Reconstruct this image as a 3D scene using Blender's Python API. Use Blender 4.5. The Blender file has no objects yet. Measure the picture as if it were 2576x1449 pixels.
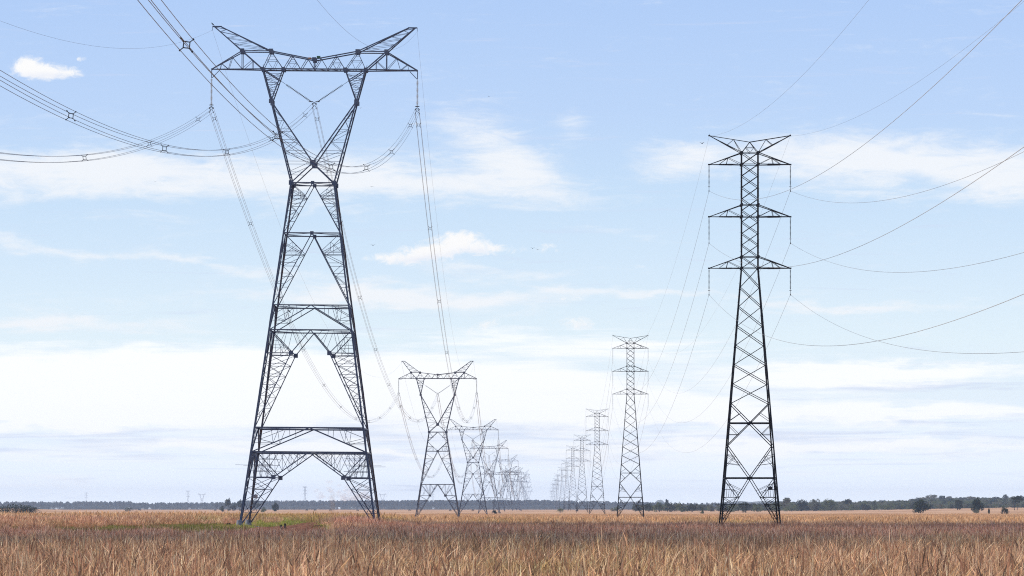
import bpy, math, random
import numpy as np
from mathutils import Vector, Matrix

random.seed(7); RNG = np.random.default_rng(11)
S = bpy.context.scene
COL = S.collection
R = math.radians
HC = 2.75                      # camera height
F = 11230.0                    # focal length in units of a 2576-wide frame
XC, YH = 1288.0, 1275.0        # optical axis column, horizon row
VPX = 1357.0                   # where the two lines vanish
LS = (VPX - XC) / F            # sideways slope of the lines

def at(px, py, D):
    return Vector(((px - XC) / F * D, D, HC + (YH - py) / F * D))

# ------------------------------------------------------------------ terrain
def smooth(a, b, t):
    t = np.clip((t - a) / (b - a), 0, 1); return t * t * (3 - 2 * t)
def ground_z(x, y):
    x = np.asarray(x, float); y = np.asarray(y, float)
    z = -0.2 * smooth(1000, 1900, y) + 0.2 * smooth(2200, 3000, y) - 0.8 * smooth(3300, 5000, y) - 0.7 * smooth(5500, 6500, y) - 2.0 * smooth(7500, 11000, y)
    ang = x / np.maximum(y, 50.0)
    z = z + 0.70 * (1 - smooth(-0.036, -0.020, ang)) * smooth(345, 405, y) * (1 - smooth(1000, 1700, y))
    z = z + smooth(0.062, 0.12, ang) * (2.2 * smooth(1500, 3000, y))
    z = z + smooth(0.066, 0.098, ang) * 4.5 * smooth(3300, 4600, y) * (1 - smooth(5200, 7000, y))
    z = z + smooth(-0.095, -0.118, ang) * 1.9 * smooth(1500, 2400, y) * (1 - smooth(3500, 5200, y))
    z = z + 0.05 * np.sin(x * 0.13 + y * 0.021) * np.cos(y * 0.037) * smooth(60, 140, y)
    return z
def gz(x, y): return float(ground_z(x, y))

# ------------------------------------------------------------------ materials
def mat(name):
    m = bpy.data.materials.new(name); m.use_nodes = True
    nt = m.node_tree; nt.nodes.clear()
    out = nt.nodes.new('ShaderNodeOutputMaterial')
    return m, nt, out
def principled(name, col, rough=0.6, metal=0.0, col2=None, scale=3.0, bump=0.0, spec=0.5):
    m, nt, out = mat(name)
    b = nt.nodes.new('ShaderNodeBsdfPrincipled')
    b.inputs['Roughness'].default_value = rough; b.inputs['Metallic'].default_value = metal
    b.inputs['Specular IOR Level'].default_value = spec
    b.inputs['Base Color'].default_value = (*col, 1)
    if col2 is not None:
        tc = nt.nodes.new('ShaderNodeTexCoord'); n = nt.nodes.new('ShaderNodeTexNoise')
        n.inputs['Scale'].default_value = scale; n.inputs['Detail'].default_value = 5
        nt.links.new(tc.outputs['Object'], n.inputs['Vector'])
        r = nt.nodes.new('ShaderNodeValToRGB')
        r.color_ramp.elements[0].position = 0.38; r.color_ramp.elements[1].position = 0.66
        r.color_ramp.elements[0].color = (*col, 1); r.color_ramp.elements[1].color = (*col2, 1)
        nt.links.new(n.outputs['Fac'], r.inputs['Fac']); nt.links.new(r.outputs['Color'], b.inputs['Base Color'])
    nt.links.new(b.outputs[0], out.inputs['Surface'])
    return m
M = {}
M['steel'] = principled('galvanised_steel', (.075, .100, .170), .48, .2, (.110, .135, .195), 1.2)
M['steel_bounce'] = principled('ground_bounce_steel', (.085, .090, .115), .6, .2, (.15, .075, .045), 1.5)  # rear legs: brown reflection of the ground put into the steel colour
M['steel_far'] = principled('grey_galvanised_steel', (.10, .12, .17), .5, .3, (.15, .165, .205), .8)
M['dark_steel'] = principled('dark_weathered_steel', (.012, .012, .016), .6, .2, (.022, .018, .018), 1.5)
M['wire'] = principled('aluminium_strand', (.34, .35, .36), .55, .3)
M['wire_light'] = principled('bright_aluminium_strand', (.42, .39, .36), .5, .3)
M['spacer'] = principled('spacer_metal', (.03, .035, .05), .5, .4)
M['glass_disc'] = principled('pale_glass_disc', (.62, .62, .55), .2, 0)
M['dark_disc'] = principled('dark_porcelain_disc', (.05, .075, .07), .35, 0)
M['concrete'] = principled('concrete', (.42, .38, .36), .9, 0, (.32, .28, .26), 2)
M['pedestal'] = principled('grey_pedestal', (.20, .22, .26), .8, 0, (.28, .30, .34), 9)
M['plate_pale'] = principled('pale_enamel_plate', (.55, .53, .55), .4)
M['plate_green'] = principled('green_enamel_plate', (.03, .13, .07), .4)
M['plate_orange'] = principled('orange_enamel_plate', (.42, .16, .03), .4)
M['plate_dark'] = principled('dark_plate', (.03, .03, .04), .5)
M['plate_print'] = principled('plate_print', (.12, .10, .12), .5)
M['black_feather'] = principled('black_feather', (.012, .011, .014), .7)
M['beak'] = principled('beak', (.05, .045, .04), .5)
M['hide_dark'] = principled('dark_hide', (.022, .012, .010), .8, 0, (.035, .018, .014), 3)
M['hide_brown'] = principled('brown_hide', (.07, .026, .014), .8, 0, (.045, .018, .012), 3)
M['hide_white'] = principled('pied_hide', (.5, .47, .43), .8, 0, (.02, .02, .022), 1.6)
M['bark'] = principled('bark', (.06, .045, .035), .9, 0, (.10, .085, .07), 4)
M['dead_wood'] = principled('charred_wood', (.02, .016, .015), .9, 0, (.05, .04, .035), 4)

def leaf_mat(name, c1, c2):
    m, nt, out = mat(name)
    at_ = nt.nodes.new('ShaderNodeAttribute'); at_.attribute_name = 'shade'
    r = nt.nodes.new('ShaderNodeValToRGB')
    r.color_ramp.elements[0].color = (*c1, 1); r.color_ramp.elements[1].color = (*c2, 1)
    nt.links.new(at_.outputs['Fac'], r.inputs['Fac'])
    d = nt.nodes.new('ShaderNodeBsdfDiffuse'); t = nt.nodes.new('ShaderNodeBsdfTranslucent'); mx = nt.nodes.new('ShaderNodeMixShader')
    mx.inputs['Fac'].default_value = .45
    nt.links.new(r.outputs[0], d.inputs['Color']); nt.links.new(r.outputs[0], t.inputs['Color'])
    nt.links.new(d.outputs[0], mx.inputs[1]); nt.links.new(t.outputs[0], mx.inputs[2]); nt.links.new(mx.outputs[0], out.inputs['Surface'])
    return m
M['leaf_dark'] = leaf_mat('dark_leaves', (.010, .018, .015), (.055, .078, .042))
M['leaf_olive'] = leaf_mat('olive_leaves', (.055, .085, .045), (.19, .22, .10))
M['leaf_grey'] = leaf_mat('grey_green_leaves', (.085, .10, .085), (.23, .235, .17))
M['leaf_gum'] = leaf_mat('gum_leaves', (.060, .085, .095), (.135, .165, .175))

def grass_mat(name, trans=.45):
    m, nt, out = mat(name)
    a = nt.nodes.new('ShaderNodeAttribute'); a.attribute_name = 'col'
    i = nt.nodes.new('ShaderNodeAttribute'); i.attribute_name = 'tint'; i.attribute_type = 'INSTANCER'
    mul = nt.nodes.new('ShaderNodeMix'); mul.data_type = 'RGBA'; mul.blend_type = 'MULTIPLY'; mul.inputs['Factor'].default_value = 1
    nt.links.new(a.outputs['Color'], mul.inputs[6]); nt.links.new(i.outputs['Color'], mul.inputs[7])
    d = nt.nodes.new('ShaderNodeBsdfDiffuse'); t = nt.nodes.new('ShaderNodeBsdfTranslucent'); mx = nt.nodes.new('ShaderNodeMixShader')
    mx.inputs['Fac'].default_value = trans
    for s in (d, t): nt.links.new(mul.outputs[2], s.inputs['Color'])
    nt.links.new(d.outputs[0], mx.inputs[1]); nt.links.new(t.outputs[0], mx.inputs[2]); nt.links.new(mx.outputs[0], out.inputs['Surface'])
    return m
M['grass'] = grass_mat('dry_grass')
M['stalk'] = principled('dry_stalk', (.62, .45, .28), .8, 0, (.48, .32, .18), 6)

# ------------------------------------------------------------------ mesh helpers
class MB:
    def __init__(self): self.v = []; self.f = []
    def add(self, vs, fs):
        o = len(self.v); self.v.extend(tuple(p) for p in vs); self.f.extend([tuple(i + o for i in f) for f in fs])
    def bar(self, p, q, w, hint=(0, 1, 0), ell=True):
        w = w * .77
        p = Vector(p); q = Vector(q); d = q - p
        if d.length < 1e-6: return
        d.normalize(); h = Vector(hint)
        n = h - d * h.dot(d)
        if n.length < .05: n = Vector((1, 0, 0)) - d * d.x
        if n.length < .05: n = Vector((0, 0, 1)) - d * d.z
        n.normalize(); u = d.cross(n)
        off = n * random.uniform(-.012, .012)
        if ell:
            t = max(w * .14, .010)
            prof = [(0, 0), (w, 0), (w, t), (t, t), (t, w), (0, w)]; prof = [(a - w * .4, b - w * .15) for a, b in prof]
        else:
            prof = [(-w / 2, -w / 2), (w / 2, -w / 2), (w / 2, w / 2), (-w / 2, w / 2)]
        k = len(prof)
        vs = [p + off + u * a + n * b for a, b in prof] + [q + off + u * a + n * b for a, b in prof]
        fs = [(i, (i + 1) % k, k + (i + 1) % k, k + i) for i in range(k)] + [tuple(range(k - 1, -1, -1)), tuple(range(k, 2 * k))]
        self.add(vs, fs)
    def box(self, c, s):
        x, y, z = c; a, b, d = s[0] / 2, s[1] / 2, s[2] / 2
        vs = [(x + i * a, y + j * b, z + k * d) for i in (-1, 1) for j in (-1, 1) for k in (-1, 1)]
        self.add(vs, [(0, 1, 3, 2), (4, 6, 7, 5), (0, 4, 5, 1), (2, 3, 7, 6), (0, 2, 6, 4), (1, 5, 7, 3)])
    def tube(self, pts, r, k=5, cap=True):
        pts = [Vector(p) for p in pts]; n = len(pts)
        rr = r if hasattr(r, '__len__') else [r] * n
        vs = []
        for i, p in enumerate(pts):
            d = (pts[min(i + 1, n - 1)] - pts[max(i - 1, 0)]).normalized()
            a = d.cross(Vector((0, 0, 1)))
            if a.length < .1: a = d.cross(Vector((1, 0, 0)))
            a.normalize(); b = d.cross(a)
            for j in range(k):
                t = 2 * math.pi * j / k; vs.append(p + (a * math.cos(t) + b * math.sin(t)) * rr[i])
        fs = [(i * k + j, i * k + (j + 1) % k, (i + 1) * k + (j + 1) % k, (i + 1) * k + j) for i in range(n - 1) for j in range(k)]
        if cap: fs += [tuple(range(k - 1, -1, -1)), tuple(range((n - 1) * k, n * k))]
        self.add(vs, fs)
    def lathe(self, prof, k=8, M4=None):           # prof: [(r, z)]
        vs = [Vector((r * math.cos(2 * math.pi * j / k), r * math.sin(2 * math.pi * j / k), z)) for r, z in prof for j in range(k)]
        if M4 is not None: vs = [M4 @ p for p in vs]
        n = len(prof)
        fs = [(i * k + j, i * k + (j + 1) % k, (i + 1) * k + (j + 1) % k, (i + 1) * k + j) for i in range(n - 1) for j in range(k)]
        self.add(vs, fs)
    def torus(self, c, Rr, r, k=16, axis='z'):
        pts = []
        for j in range(k + 1):
            t = 2 * math.pi * j / k
            p = (Rr * math.cos(t), Rr * math.sin(t), 0) if axis == 'z' else (Rr * math.cos(t), 0, Rr * math.sin(t))
            pts.append(Vector(c) + Vector(p))
        self.tube(pts, r, 5, False)
    def build(self, name, m, parent=None):
        me = bpy.data.meshes.new(name); me.from_pydata(self.v, [], self.f); me.update()
        if m is not None: me.materials.append(m)
        o = bpy.data.objects.new(name, me); COL.objects.link(o)
        if parent is not None: o.parent = parent
        return o
def tag(o, label=None, cat=None, group=None, kind=None):
    if label: o['label'] = label
    if cat: o['category'] = cat
    if group: o['group'] = group
    if kind: o['kind'] = kind
    return o
def empty(name, loc=(0, 0, 0)):
    o = bpy.data.objects.new(name, None); COL.objects.link(o); o.location = loc; o.empty_display_size = .5; return o
def copy_tree(o, parent=None):
    c = o.copy(); COL.objects.link(c)
    if parent is not None: c.parent = parent
    for ch in list(o.children): copy_tree(ch, c)
    return c
def lerp(a, b, t): return tuple(a[i] + (b[i] - a[i]) * t for i in range(len(a)))

# ------------------------------------------------------------------ lattice helpers
class Face:
    """Four-sided tapering body: a member given as (u, z) on one face is repeated on all four faces."""
    def __init__(self, hw, hd=None): self.hw = hw; self.hd = hd or hw
    def pt(self, k, u, z):
        if k == 0: return (u, -self.hd(z), z)
        if k == 1: return (u, self.hd(z), z)
        s = self.hd(z) / self.hw(z)
        if k == 2: return (-self.hw(z), u * s, z)
        return (self.hw(z), u * s, z)
    NR = [(0, 1, 0), (0, -1, 0), (1, 0, 0), (-1, 0, 0)]
    def bar(self, mb, a, b, w, sym=True):
        for k in range(4):
            mb.bar(self.pt(k, *a), self.pt(k, *b), w, self.NR[k])
            if sym: mb.bar(self.pt(k, -a[0], a[1]), self.pt(k, -b[0], b[1]), w, self.NR[k])
    def lace(self, mb, L0, L1, M0, M1, n, w, diag=True, flip=False):
        for i in range(n + 1):
            l = lerp(L0, L1, i / n); m = lerp(M0, M1, i / n)
            if 0 < i < n: self.bar(mb, l, m, w)
            if diag and i < n:
                l2 = lerp(L0, L1, (i + 1) / n); m2 = lerp(M0, M1, (i + 1) / n)
                if (i % 2 == 0) != flip: self.bar(mb, l, m2, w)
                else: self.bar(mb, m, l2, w)
def gusset(mb, c, s, n='y'):
    mb.box(c, (s, .04, s) if n == 'y' else (.04, s, s))

def insulator(parent, top, length, r, n, m, big=True, tilt=None, name='insulator_string'):
    """String of discs from `top` downwards (or along tilt); returns its lower end."""
    top = Vector(top); d = Vector(tilt).normalized() if tilt else Vector((0, 0, -1))
    rot = Vector((0, 0, -1)).rotation_difference(d).to_matrix().to_4x4(); M4 = Matrix.Translation(top) @ rot
    mb = MB(); prof = [(.012, 0)]
    for i in range(n):
        z0 = -length * (.04 + .92 * i / n); p = length * .92 / n
        prof += [(.022, z0), (.035, z0 - p * .25), (r, z0 - p * .45), (r * .96, z0 - p * .55), (.022, z0 - p * .6)]
    prof += [(.012, -length)]
    mb.lathe(prof, 8, M4); o = mb.build(name, m, parent)
    end = top + d * length
    if big:
        c = MB(); c.torus(end - d * .12, .21, .022); c.bar(end - d * .12 + Vector((-.21, 0, 0)), end - d * .12 + Vector((.21, 0, 0)), .03, ell=False)
        c.build('corona_ring', M['spacer'], o)
    return end, o
def yoke(parent, c, m):
    """X shaped yoke plate with four clamps carrying a four-wire bundle."""
    mb = MB(); x, y, z = c
    for sx in (-1, 1):
        mb.bar((x, y, z + .12), (x + sx * .2, y, z - .02), .07, ell=False)
        mb.bar((x + sx * .2, y, z - .02), (x + sx * .04, y, z - .22), .06, ell=False)
        mb.bar((x + sx * .04, y, z - .22), (x + sx * .2, y, z - .42), .06, ell=False)
    mb.bar((x - .2, y, z - .02), (x + .2, y, z - .02), .05, ell=False)
    o = mb.build('yoke_plate', m, parent)
    for sx in (-1, 1):
        for sz in (-.02, -.42):
            k = MB(); k.tube([(x + sx * .2, y - .22, z + sz - .06), (x + sx * .2, y, z + sz - .03), (x + sx * .2, y + .22, z + sz - .06)], [.028, .05, .028], 6)
            k.build('clamp', m, o)
    return (x, y, z - .22)

# ------------------------------------------------------------------ horned pylon heads (large single-circuit line)
def horned_head(root, z0, P, st, detail=True):
    """z0: height of the waist; P: head dimensions relative to the waist."""
    hw0, dk = P['waist'], P['depth']
    wc, wk, wa = P['cz'], P['kz'], P['az']                 # centre gusset, kink, arm bottom (above waist)
    kx, ox, ix, tip = P['kx'], P['ox'], P['ix'], P['tip']
    def dep(dz): return hw0 + (dk - hw0) * min(1, dz / wa)
    mf = P['w']
    for s in (-1, 1):
        f = MB()
        for yy in (-1, 1):
            def p(x, dz): return (s * x, yy * dep(dz), z0 + dz)
            h = (0, -yy, 0)
            f.bar(p(hw0, 0), p(kx, wk), mf, h); f.bar(p(kx, wk), p(ox, wa), mf, h)
            f.bar(p(-hw0, 0), p(0, wc), mf * .8, h); f.bar(p(0, wc), p(kx, wk), mf * .9, h)
            f.bar(p(kx, wk), p(ix, wa), mf * .8, h)
            f.bar(p(ox, wa), p(ix + (kx - ix) * .33, wa - (wa - wk) * .33), mf * .7, h)
            # lacing of the long triangle
            n = 7
            for i in range(1, n + 1):
                t = i / (n + .6); t2 = (i + 1) / (n + .6)
                o = lerp((hw0, 0), (kx, wk), t); q = lerp((hw0 * .0, wc), (kx, wk), max(0, (t * wk - wc) / (wk - wc))) if t * wk > wc else lerp((hw0, 0), (0, wc), t * wk / wc * .98)
                f.bar(p(*o), p(*q), mf * .26, h)
                if t2 <= 1:
                    o2 = lerp((hw0, 0), (kx, wk), t2)
                    q2 = lerp((0, wc), (kx, wk), max(0, (t2 * wk - wc) / (wk - wc))) if t2 * wk > wc else lerp((hw0, 0), (0, wc), t2 * wk / wc * .98)
                    f.bar(p(*(o if i % 2 else q)), p(*(q2 if i % 2 else o2)), mf * .26, h)
            n = 7
            for i in range(1, n):
                t = i / n; o = lerp((kx, wk), (ox, wa), t); q = lerp((kx, wk), (ix, wa), t)
                f.bar(p(*o), p(*q), mf * .3, h)
                o2 = lerp((kx, wk), (ox, wa), (i + 1) / n); q2 = lerp((kx, wk), (ix, wa), (i + 1) / n)
                if i < n - 1: f.bar(p(*(o if i % 2 else q)), p(*(q2 if i % 2 else o2)), mf * .28, h)
            gusset(f, p(kx, wk), .42); gusset(f, p(hw0, 0), .45)
            if s == 1: gusset(f, p(0, wc), .55)
        for dz in np.linspace(.6, wa - .4, 9):                # side ties between the two planes
            x = hw0 + (kx - hw0) * min(1, dz / wk) if dz < wk else kx + (ox - kx) * (dz - wk) / (wa - wk)
            f.bar((s * x, -dep(dz), z0 + dz), (s * x, dep(dz), z0 + dz), mf * .32, (1, 0, 0))
            f.bar((s * x, -dep(dz), z0 + dz), (s * (x + .18), dep(dz + 1), z0 + dz + 1), mf * .3, (1, 0, 0))
        f.build('fork_arm', st, root)
    za = z0 + wa
    tn, th, pk = P['topnode'], P['topnode_z'], P['peak_z']; cz = P['top_c']; hx = P['hornnode']
    # central bridge
    b = MB()
    for yy in (-1, 1):
        Y = yy * dk; h = (0, -yy, 0)
        b.bar((-ox, Y, za), (ox, Y, za), mf * .95, h)
        for s in (-1, 1):
            b.bar((0, Y, za + cz), (s * tn, Y, za + th), mf * .85, h); b.bar((s * tn, Y, za + th), (s * hx, Y, za + th), mf * .75, h)
            b.bar((s * ox, Y, za), (s * hx, Y, za + th), mf * .9, h)
            bx = [ox, ix, ix * .44, 0]; tx = [tn, ix * .72, ix * .22]
            def tz(x): return cz + (th - cz) * x / tn
            for i in range(3):
                a = (s * bx[i], Y, za); c = (s * tx[i], Y, za + tz(min(tx[i], tn))); d = (s * bx[i + 1], Y, za)
                b.bar(a, c, mf * .45, h); b.bar(c, d, mf * .45, h)
                m1 = lerp(a, c, .5); m2 = lerp(c, d, .5)
                if i < 2:
                    b.bar(m1, m2, mf * .25, h); b.bar(lerp(a, c, .8), lerp(c, d, .2), mf * .25, h); b.bar(lerp(a, d, .5), m1, mf * .25, h); b.bar(lerp(a, d, .5), m2, mf * .25, h)
            gusset(b, (s * tn, Y, za + th), .42); gusset(b, (s * hx, Y, za + th), .42)
            for x in (ox, ix): gusset(b, (s * x, Y, za), .36)
        b.bar((0, Y, za), (0, Y, za + cz), mf * .6, h); gusset(b, (0, Y, za + cz), .4)
    for x in np.linspace(-ox, ox, 9):
        b.bar((x, -dk, za), (x, dk, za), mf * .35); 
        if x < ox - .1: b.bar((x, -dk, za), (x + ox / 4, dk, za), mf * .3, (0, 0, 1))
    for x in (-tn, 0, tn): b.bar((x, -dk, za + (th if x else cz)), (x, dk, za + (th if x else cz)), mf * .4)
    b.build('bridge_beam', st, root)
    ends = {}
    for s in (-1, 1):
        a = MB()
        for yy in (-1, 1):
            Y = yy * dk; Yt = yy * .08; h = (0, -yy, 0)
            T = (s * tip, Yt, za)
            a.bar((s * ox, Y, za), T, mf * .85, h); a.bar((s * hx, Y, za + th), T, mf * .75, h)
            a.bar((s * hx, Y, za), (s * hx, Y, za + th), mf * .5, h)
            def bl(t): return lerp((s * hx, Y, za), T, t)
            def tl(t): return lerp((s * hx, Y, za + th), T, t)
            a.bar(tl(.33), bl(0), mf * .35, h); a.bar(tl(.33), bl(.45), mf * .35, h); a.bar(tl(.68), bl(.45), mf * .35, h); a.bar(tl(.68), bl(.72), mf * .3, h)
            a.bar((s * (hx + ox) / 2, Y, za), lerp((s * ox, Y, za), (s * hx, Y, za + th), .5), mf * .35, h)
            a.bar(lerp((s * ox, Y, za), (s * hx, Y, za + th), .5), (s * hx, Y, za), mf * .35, h)
        for t in (0, .3, .6, .85):
            Y = dk * (1 - t) + .08 * t; x = s * (hx + (tip - hx) * t)
            a.bar((x, -Y, za), (x, Y, za), mf * .35)
        if P['bracket']:
            a.bar((s * tip, 0, za), (s * tip, 0, za - P['bracket']), .10); a.bar((s * (tip - .75), 0, za - .1), (s * (tip - .05), 0, za - P['bracket'] + .02), .08)
        gusset(a, (s * (tip - .05), 0, za), .18)
        a.build('crossarm_end', st, root)
        # earth wire horn
        g = MB(); pt, pi_ = P['peak'], P['peak_in']
        for yy in (-1, 1):
            Y = yy * dk; Yt = yy * .06; h = (0, -yy, 0)
            lo0 = (s * hx, Y, za + th); lo1 = (s * (pt - .18), Yt, za + pk); up0 = (s * tn, Y, za + th); up1 = (s * pi_, Yt, za + pk)
            g.bar(lo0, lo1, mf * .8, h); g.bar(up0, up1, mf * .8, h)
            n = 4
            for i in range(n):
                l = lerp(lo0, lo1, (i + .15) / n); u = lerp(up0, up1, (i + .55) / n); l2 = lerp(lo0, lo1, (i + 1.15) / n)
                g.bar(l, u, mf * .24, h); g.bar(u, l2 if i < n - 1 else lerp(lo0, lo1, .97), mf * .24, h)
        g.bar((s * pt, 0, za + pk), (s * (pi_ - .1), 0, za + pk), mf * .9, ell=False)
        for t in (.2, .4, .6, .8):
            p0 = lerp((hx, dk, za + th), (pt - .18, .06, za + pk), t); g.bar((s * p0[0], -p0[1], p0[2]), (s * p0[0], p0[1], p0[2]), mf * .3)
        hz = za + pk
        g.bar((s * pt, 0, hz), (s * pt, 0, hz - .35), .05, ell=False)
        g.build('earth_wire_horn', st, root)
        ends['earth', s] = (s * pt, 0, hz - .35)
    # insulators
    L = P['string']
    for s in (-1, 1):
        e, o = insulator(root, (s * tip, 0, za - P['bracket']), L, .13, P['discs'], M['glass_disc'] if detail else M['dark_disc'])
        ends['phase', s] = yoke(o, (e.x, e.y, e.z - .12), M['spacer'])
    a = (ix + (kx - ix) * .33, za - (wa - wk) * .33); vz = za - P['vz']
    for s in (-1, 1):
        t0 = Vector((s * (a[0] - .1), 0, a[1] - .05)); t1 = Vector((s * .22, 0, vz + .1)); d = t1 - t0
        ln = MB(); ln.tube([t0, t0 + d * .14], .02, 5); 
        for yy in (-1, 1): ln.bar((s * a[0], yy * dep(wa - 1), a[1]), t0, .05, ell=False)
        e, o = insulator(root, t0 + d * .14, d.length * .86, .12, P['discs'], M['dark_disc'], tilt=d)
        ln.build('link', M['spacer'], o)
    ends['phase', 0] = yoke(root, (0, 0, vz), M['spacer'])
    return ends

def legs_and(root, face, z1, w, st, footing, st2=None, below=0.0):
    for sx in (-1, 1):
        for sy in (-1, 1):
            l = MB(); n = 5
            for i in range(n):
                a, b = z1 * i / n - below * (i == 0), z1 * (i + 1) / n
                l.bar((sx * face.hw(a), sy * face.hd(a), a + .15 * (i == 0)), (sx * face.hw(b), sy * face.hd(b), b), w * (1.12 - .05 * i), (0, -sy, 0))
                z = b - .3
                if i < n - 1: l.bar((sx * face.hw(z), sy * face.hd(z), z), (sx * face.hw(z + .9), sy * face.hd(z + .9), z + .9), w * 1.12, (0, -sy, 0))   # splice
            o = l.build('leg', st2 if (st2 and sy > 0) else st, root)
            if footing:
                m = MB(); m.lathe([(0, .75), (.26, .75), (.30, .30), (.36, .28), (.40, -.4)], 10, Matrix.Translation((sx * (face.hw(0) + .02), sy * (face.hd(0) + .02), 0)))
                m.build('pedestal', M['pedestal'], o)
                m = MB(); m.lathe([(0, .12), (1.0, .12), (1.1, .06), (1.1, -.4)], 12, Matrix.Translation((sx * (face.hw(0) + .02), sy * (face.hd(0) + .02), 0)))
                m.build('footing', M['concrete'], o)

def belt(face, z, w, st, root):
    b = MB(); hw = face.hw(z)
    face.bar(b, (-hw, z), (hw, z), w, False)
    d = face.hd(z)
    for sx, sy in ((1, 1), (-1, -1), (1, -1), (-1, 1)): b.bar((sx * hw, 0, z - .05), (0, sy * d, z - .05), w * .5, (0, 0, 1))
    b.build('belt_frame', st, root)

def pylon_tall():
    root = empty('tall_horned_pylon'); st = M['steel']
    hw = lambda z: 6.5 + (2.08 - 6.5) * z / 33.4
    fc = Face(hw)
    legs_and(root, fc, 33.4, .21, st, True, M['steel_bounce'])
    B = [7.3, 9.65, 19.1, 21.5, 28.5, 33.4]
    for z in B: belt(fc, z, .14 if z > 10 else .18, st, root)
    # base panel
    m = MB(); nx, nz = 3.35, 4.88
    fc.bar(m, (0, 7.3), (nx, nz), .13); fc.bar(m, (nx, nz), (hw(.3) - .1, .3), .13); fc.bar(m, (nx, nz), (hw(nz), nz), .12)
    fc.bar(m, (hw(7.3), 7.3), (nx, nz), .11)
    for t in (.25, .5, .75):
        a = lerp((0, 7.3), (nx, nz), t); fc.bar(m, a, (a[0], 7.3), .05)
        b = lerp((hw(7.3), 7.3), (nx, nz), t); fc.bar(m, b, (b[0], 7.3), .05); fc.bar(m, b, (hw(b[1]), b[1]), .05)
        fc.bar(m, a, (a[0] + .85, 7.3), .05); fc.bar(m, a, (max(a[0] - .85, .1), 7.3), .045); fc.bar(m, b, (b[0] - .9, 7.3), .05)
        fc.bar(m, lerp((nx, nz), (nx + .1, 7.3), t), lerp((hw(nz), nz), (hw(7.3), 7.3), t), .05)
        fc.bar(m, lerp((nx, nz), (hw(nz), nz), t), lerp((nx, nz), (hw(7.3), 7.3), t), .045)
        fc.bar(m, lerp((nx, nz), (hw(nz), nz), t), lerp((nx, nz), (hw(7.3), 7.3), min(1, t + .25)), .045)
    fc.lace(m, (hw(nz), nz), (hw(.3), .3), (nx, nz), (hw(.3) - .1, .3), 4, .065)
    fc.lace(m, (hw(nz), nz), (hw(.3), .3), (nx, nz), (hw(.3) - .1, .3), 4, .06, True, True)
    for sx in (-1, 1):
        for k in (0, 1): p = fc.pt(k, sx * nx, nz); gusset(m, p, .42)
    for sx in (-1, 1):      # hip bracing inside the leg corner
        for sy in (-1, 1):
            m.bar((sx * nx, sy * hw(nz), nz), (sx * hw(nz), sy * nx, nz), .07, (0, 0, 1)); m.bar((sx * nx, sy * hw(nz), nz), (sx * hw(nz) * .9, sy * hw(nz) * .9, 6.2), .05)
    m.build('base_bracing', st, root)
    # shallow panel
    def shallow(z0, z1, w):
        m = MB(); fc.bar(m, (0, z1), (hw(z0), z0), w)
        P0, P1 = (0, z1), (hw(z0), z0)
        for t in (.33, .62):
            a = lerp(P0, P1, t); fc.bar(m, a, (a[0] + (.05 if t < .5 else .2), z1), .05)
        a = lerp(P0, P1, .62); b = ((hw(z1)) * .55, z1)
        fc.bar(m, a, b, .05); fc.bar(m, a, (hw(a[1]), a[1]), .05); fc.bar(m, b, (hw((z0 + z1) / 2 + .2), (z0 + z1) / 2 + .2), .06); fc.bar(m, a, (hw((z0 + z1) / 2 + .2), (z0 + z1) / 2 + .2), .05)
        return m.build('shallow_bracing', st, root)
    shallow(7.3, 9.65, .14); shallow(19.1, 21.5, .12)
    # long lower panel
    m = MB(); nx, nz = 1.85, 16.87
    fc.bar(m, (0, 19.1), (nx, nz), .12); fc.bar(m, (nx, nz), (hw(9.65), 9.65), .12); fc.bar(m, (nx, nz), (hw(nz), nz), .10); fc.bar(m, (hw(19.1), 19.1), (nx, nz), .11)
    for t in (.33, .66):
        a = lerp((hw(19.1), 19.1), (nx, nz), t); fc.bar(m, a, (hw(a[1]), a[1]), .05); fc.bar(m, a, (a[0] - .35, 19.1), .045); fc.bar(m, a, (a[0] + .1, nz), .045)
        b = lerp((0, 19.1), (nx, nz), t); fc.bar(m, b, (b[0] + .55, 19.1), .045)
        fc.bar(m, a, lerp((nx, nz), (hw(nz), nz), t), .045)
    fc.lace(m, (hw(nz), nz), (hw(9.65), 9.65), (nx, nz), (hw(9.65), 9.65), 7, .06); fc.lace(m, (hw(nz), nz), (hw(9.65), 9.65), (nx, nz), (hw(9.65), 9.65), 7, .05, True, True)
    for sx in (-1, 1):
        for k in (0, 1): gusset(m, fc.pt(k, sx * nx, nz), .42)
        for sy in (-1, 1): m.bar((sx * nx, sy * hw(nz), nz), (sx * hw(nz), sy * nx, nz), .06, (0, 0, 1))
    m.build('lower_bracing', st, root)
    # upper panels
    def upper(z0, z1, n, w):
        m = MB(); fc.bar(m, (0, z1), (hw(z0), z0), w)
        fc.lace(m, (hw(z1 - (z1 - z0) * .12), z1 - (z1 - z0) * .12), (hw(z0), z0), lerp((0, z1), (hw(z0), z0), .12), (hw(z0), z0), n, .055)
        a = lerp((0, z1), (hw(z0), z0), .25); fc.bar(m, (hw(z1), z1), a, .06); b = lerp((hw(z1), z1), a, .5)
        fc.bar(m, b, (hw(a[1]), a[1]), .045); fc.bar(m, b, (b[0], a[1]), .045); fc.bar(m, a, (hw(a[1]), a[1]), .06)
        for k in (0, 1): gusset(m, fc.pt(k, 0, z1), .34)
        return m.build('upper_bracing', st, root)
    upper(21.5, 28.5, 6, .11); upper(28.5, 33.4, 6, .10)
    for sy in (-1, 1):                                       # anti-climb rails
        for sx in (-1, 1):
            g = MB(); g.bar((sx * 7.0, sy * (hw(6.1) + .1), 6.05), (sx * 4.3, sy * (hw(6.1) + .1), 6.0), .035, ell=False); g.build('climbing_guard', st, root)
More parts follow.
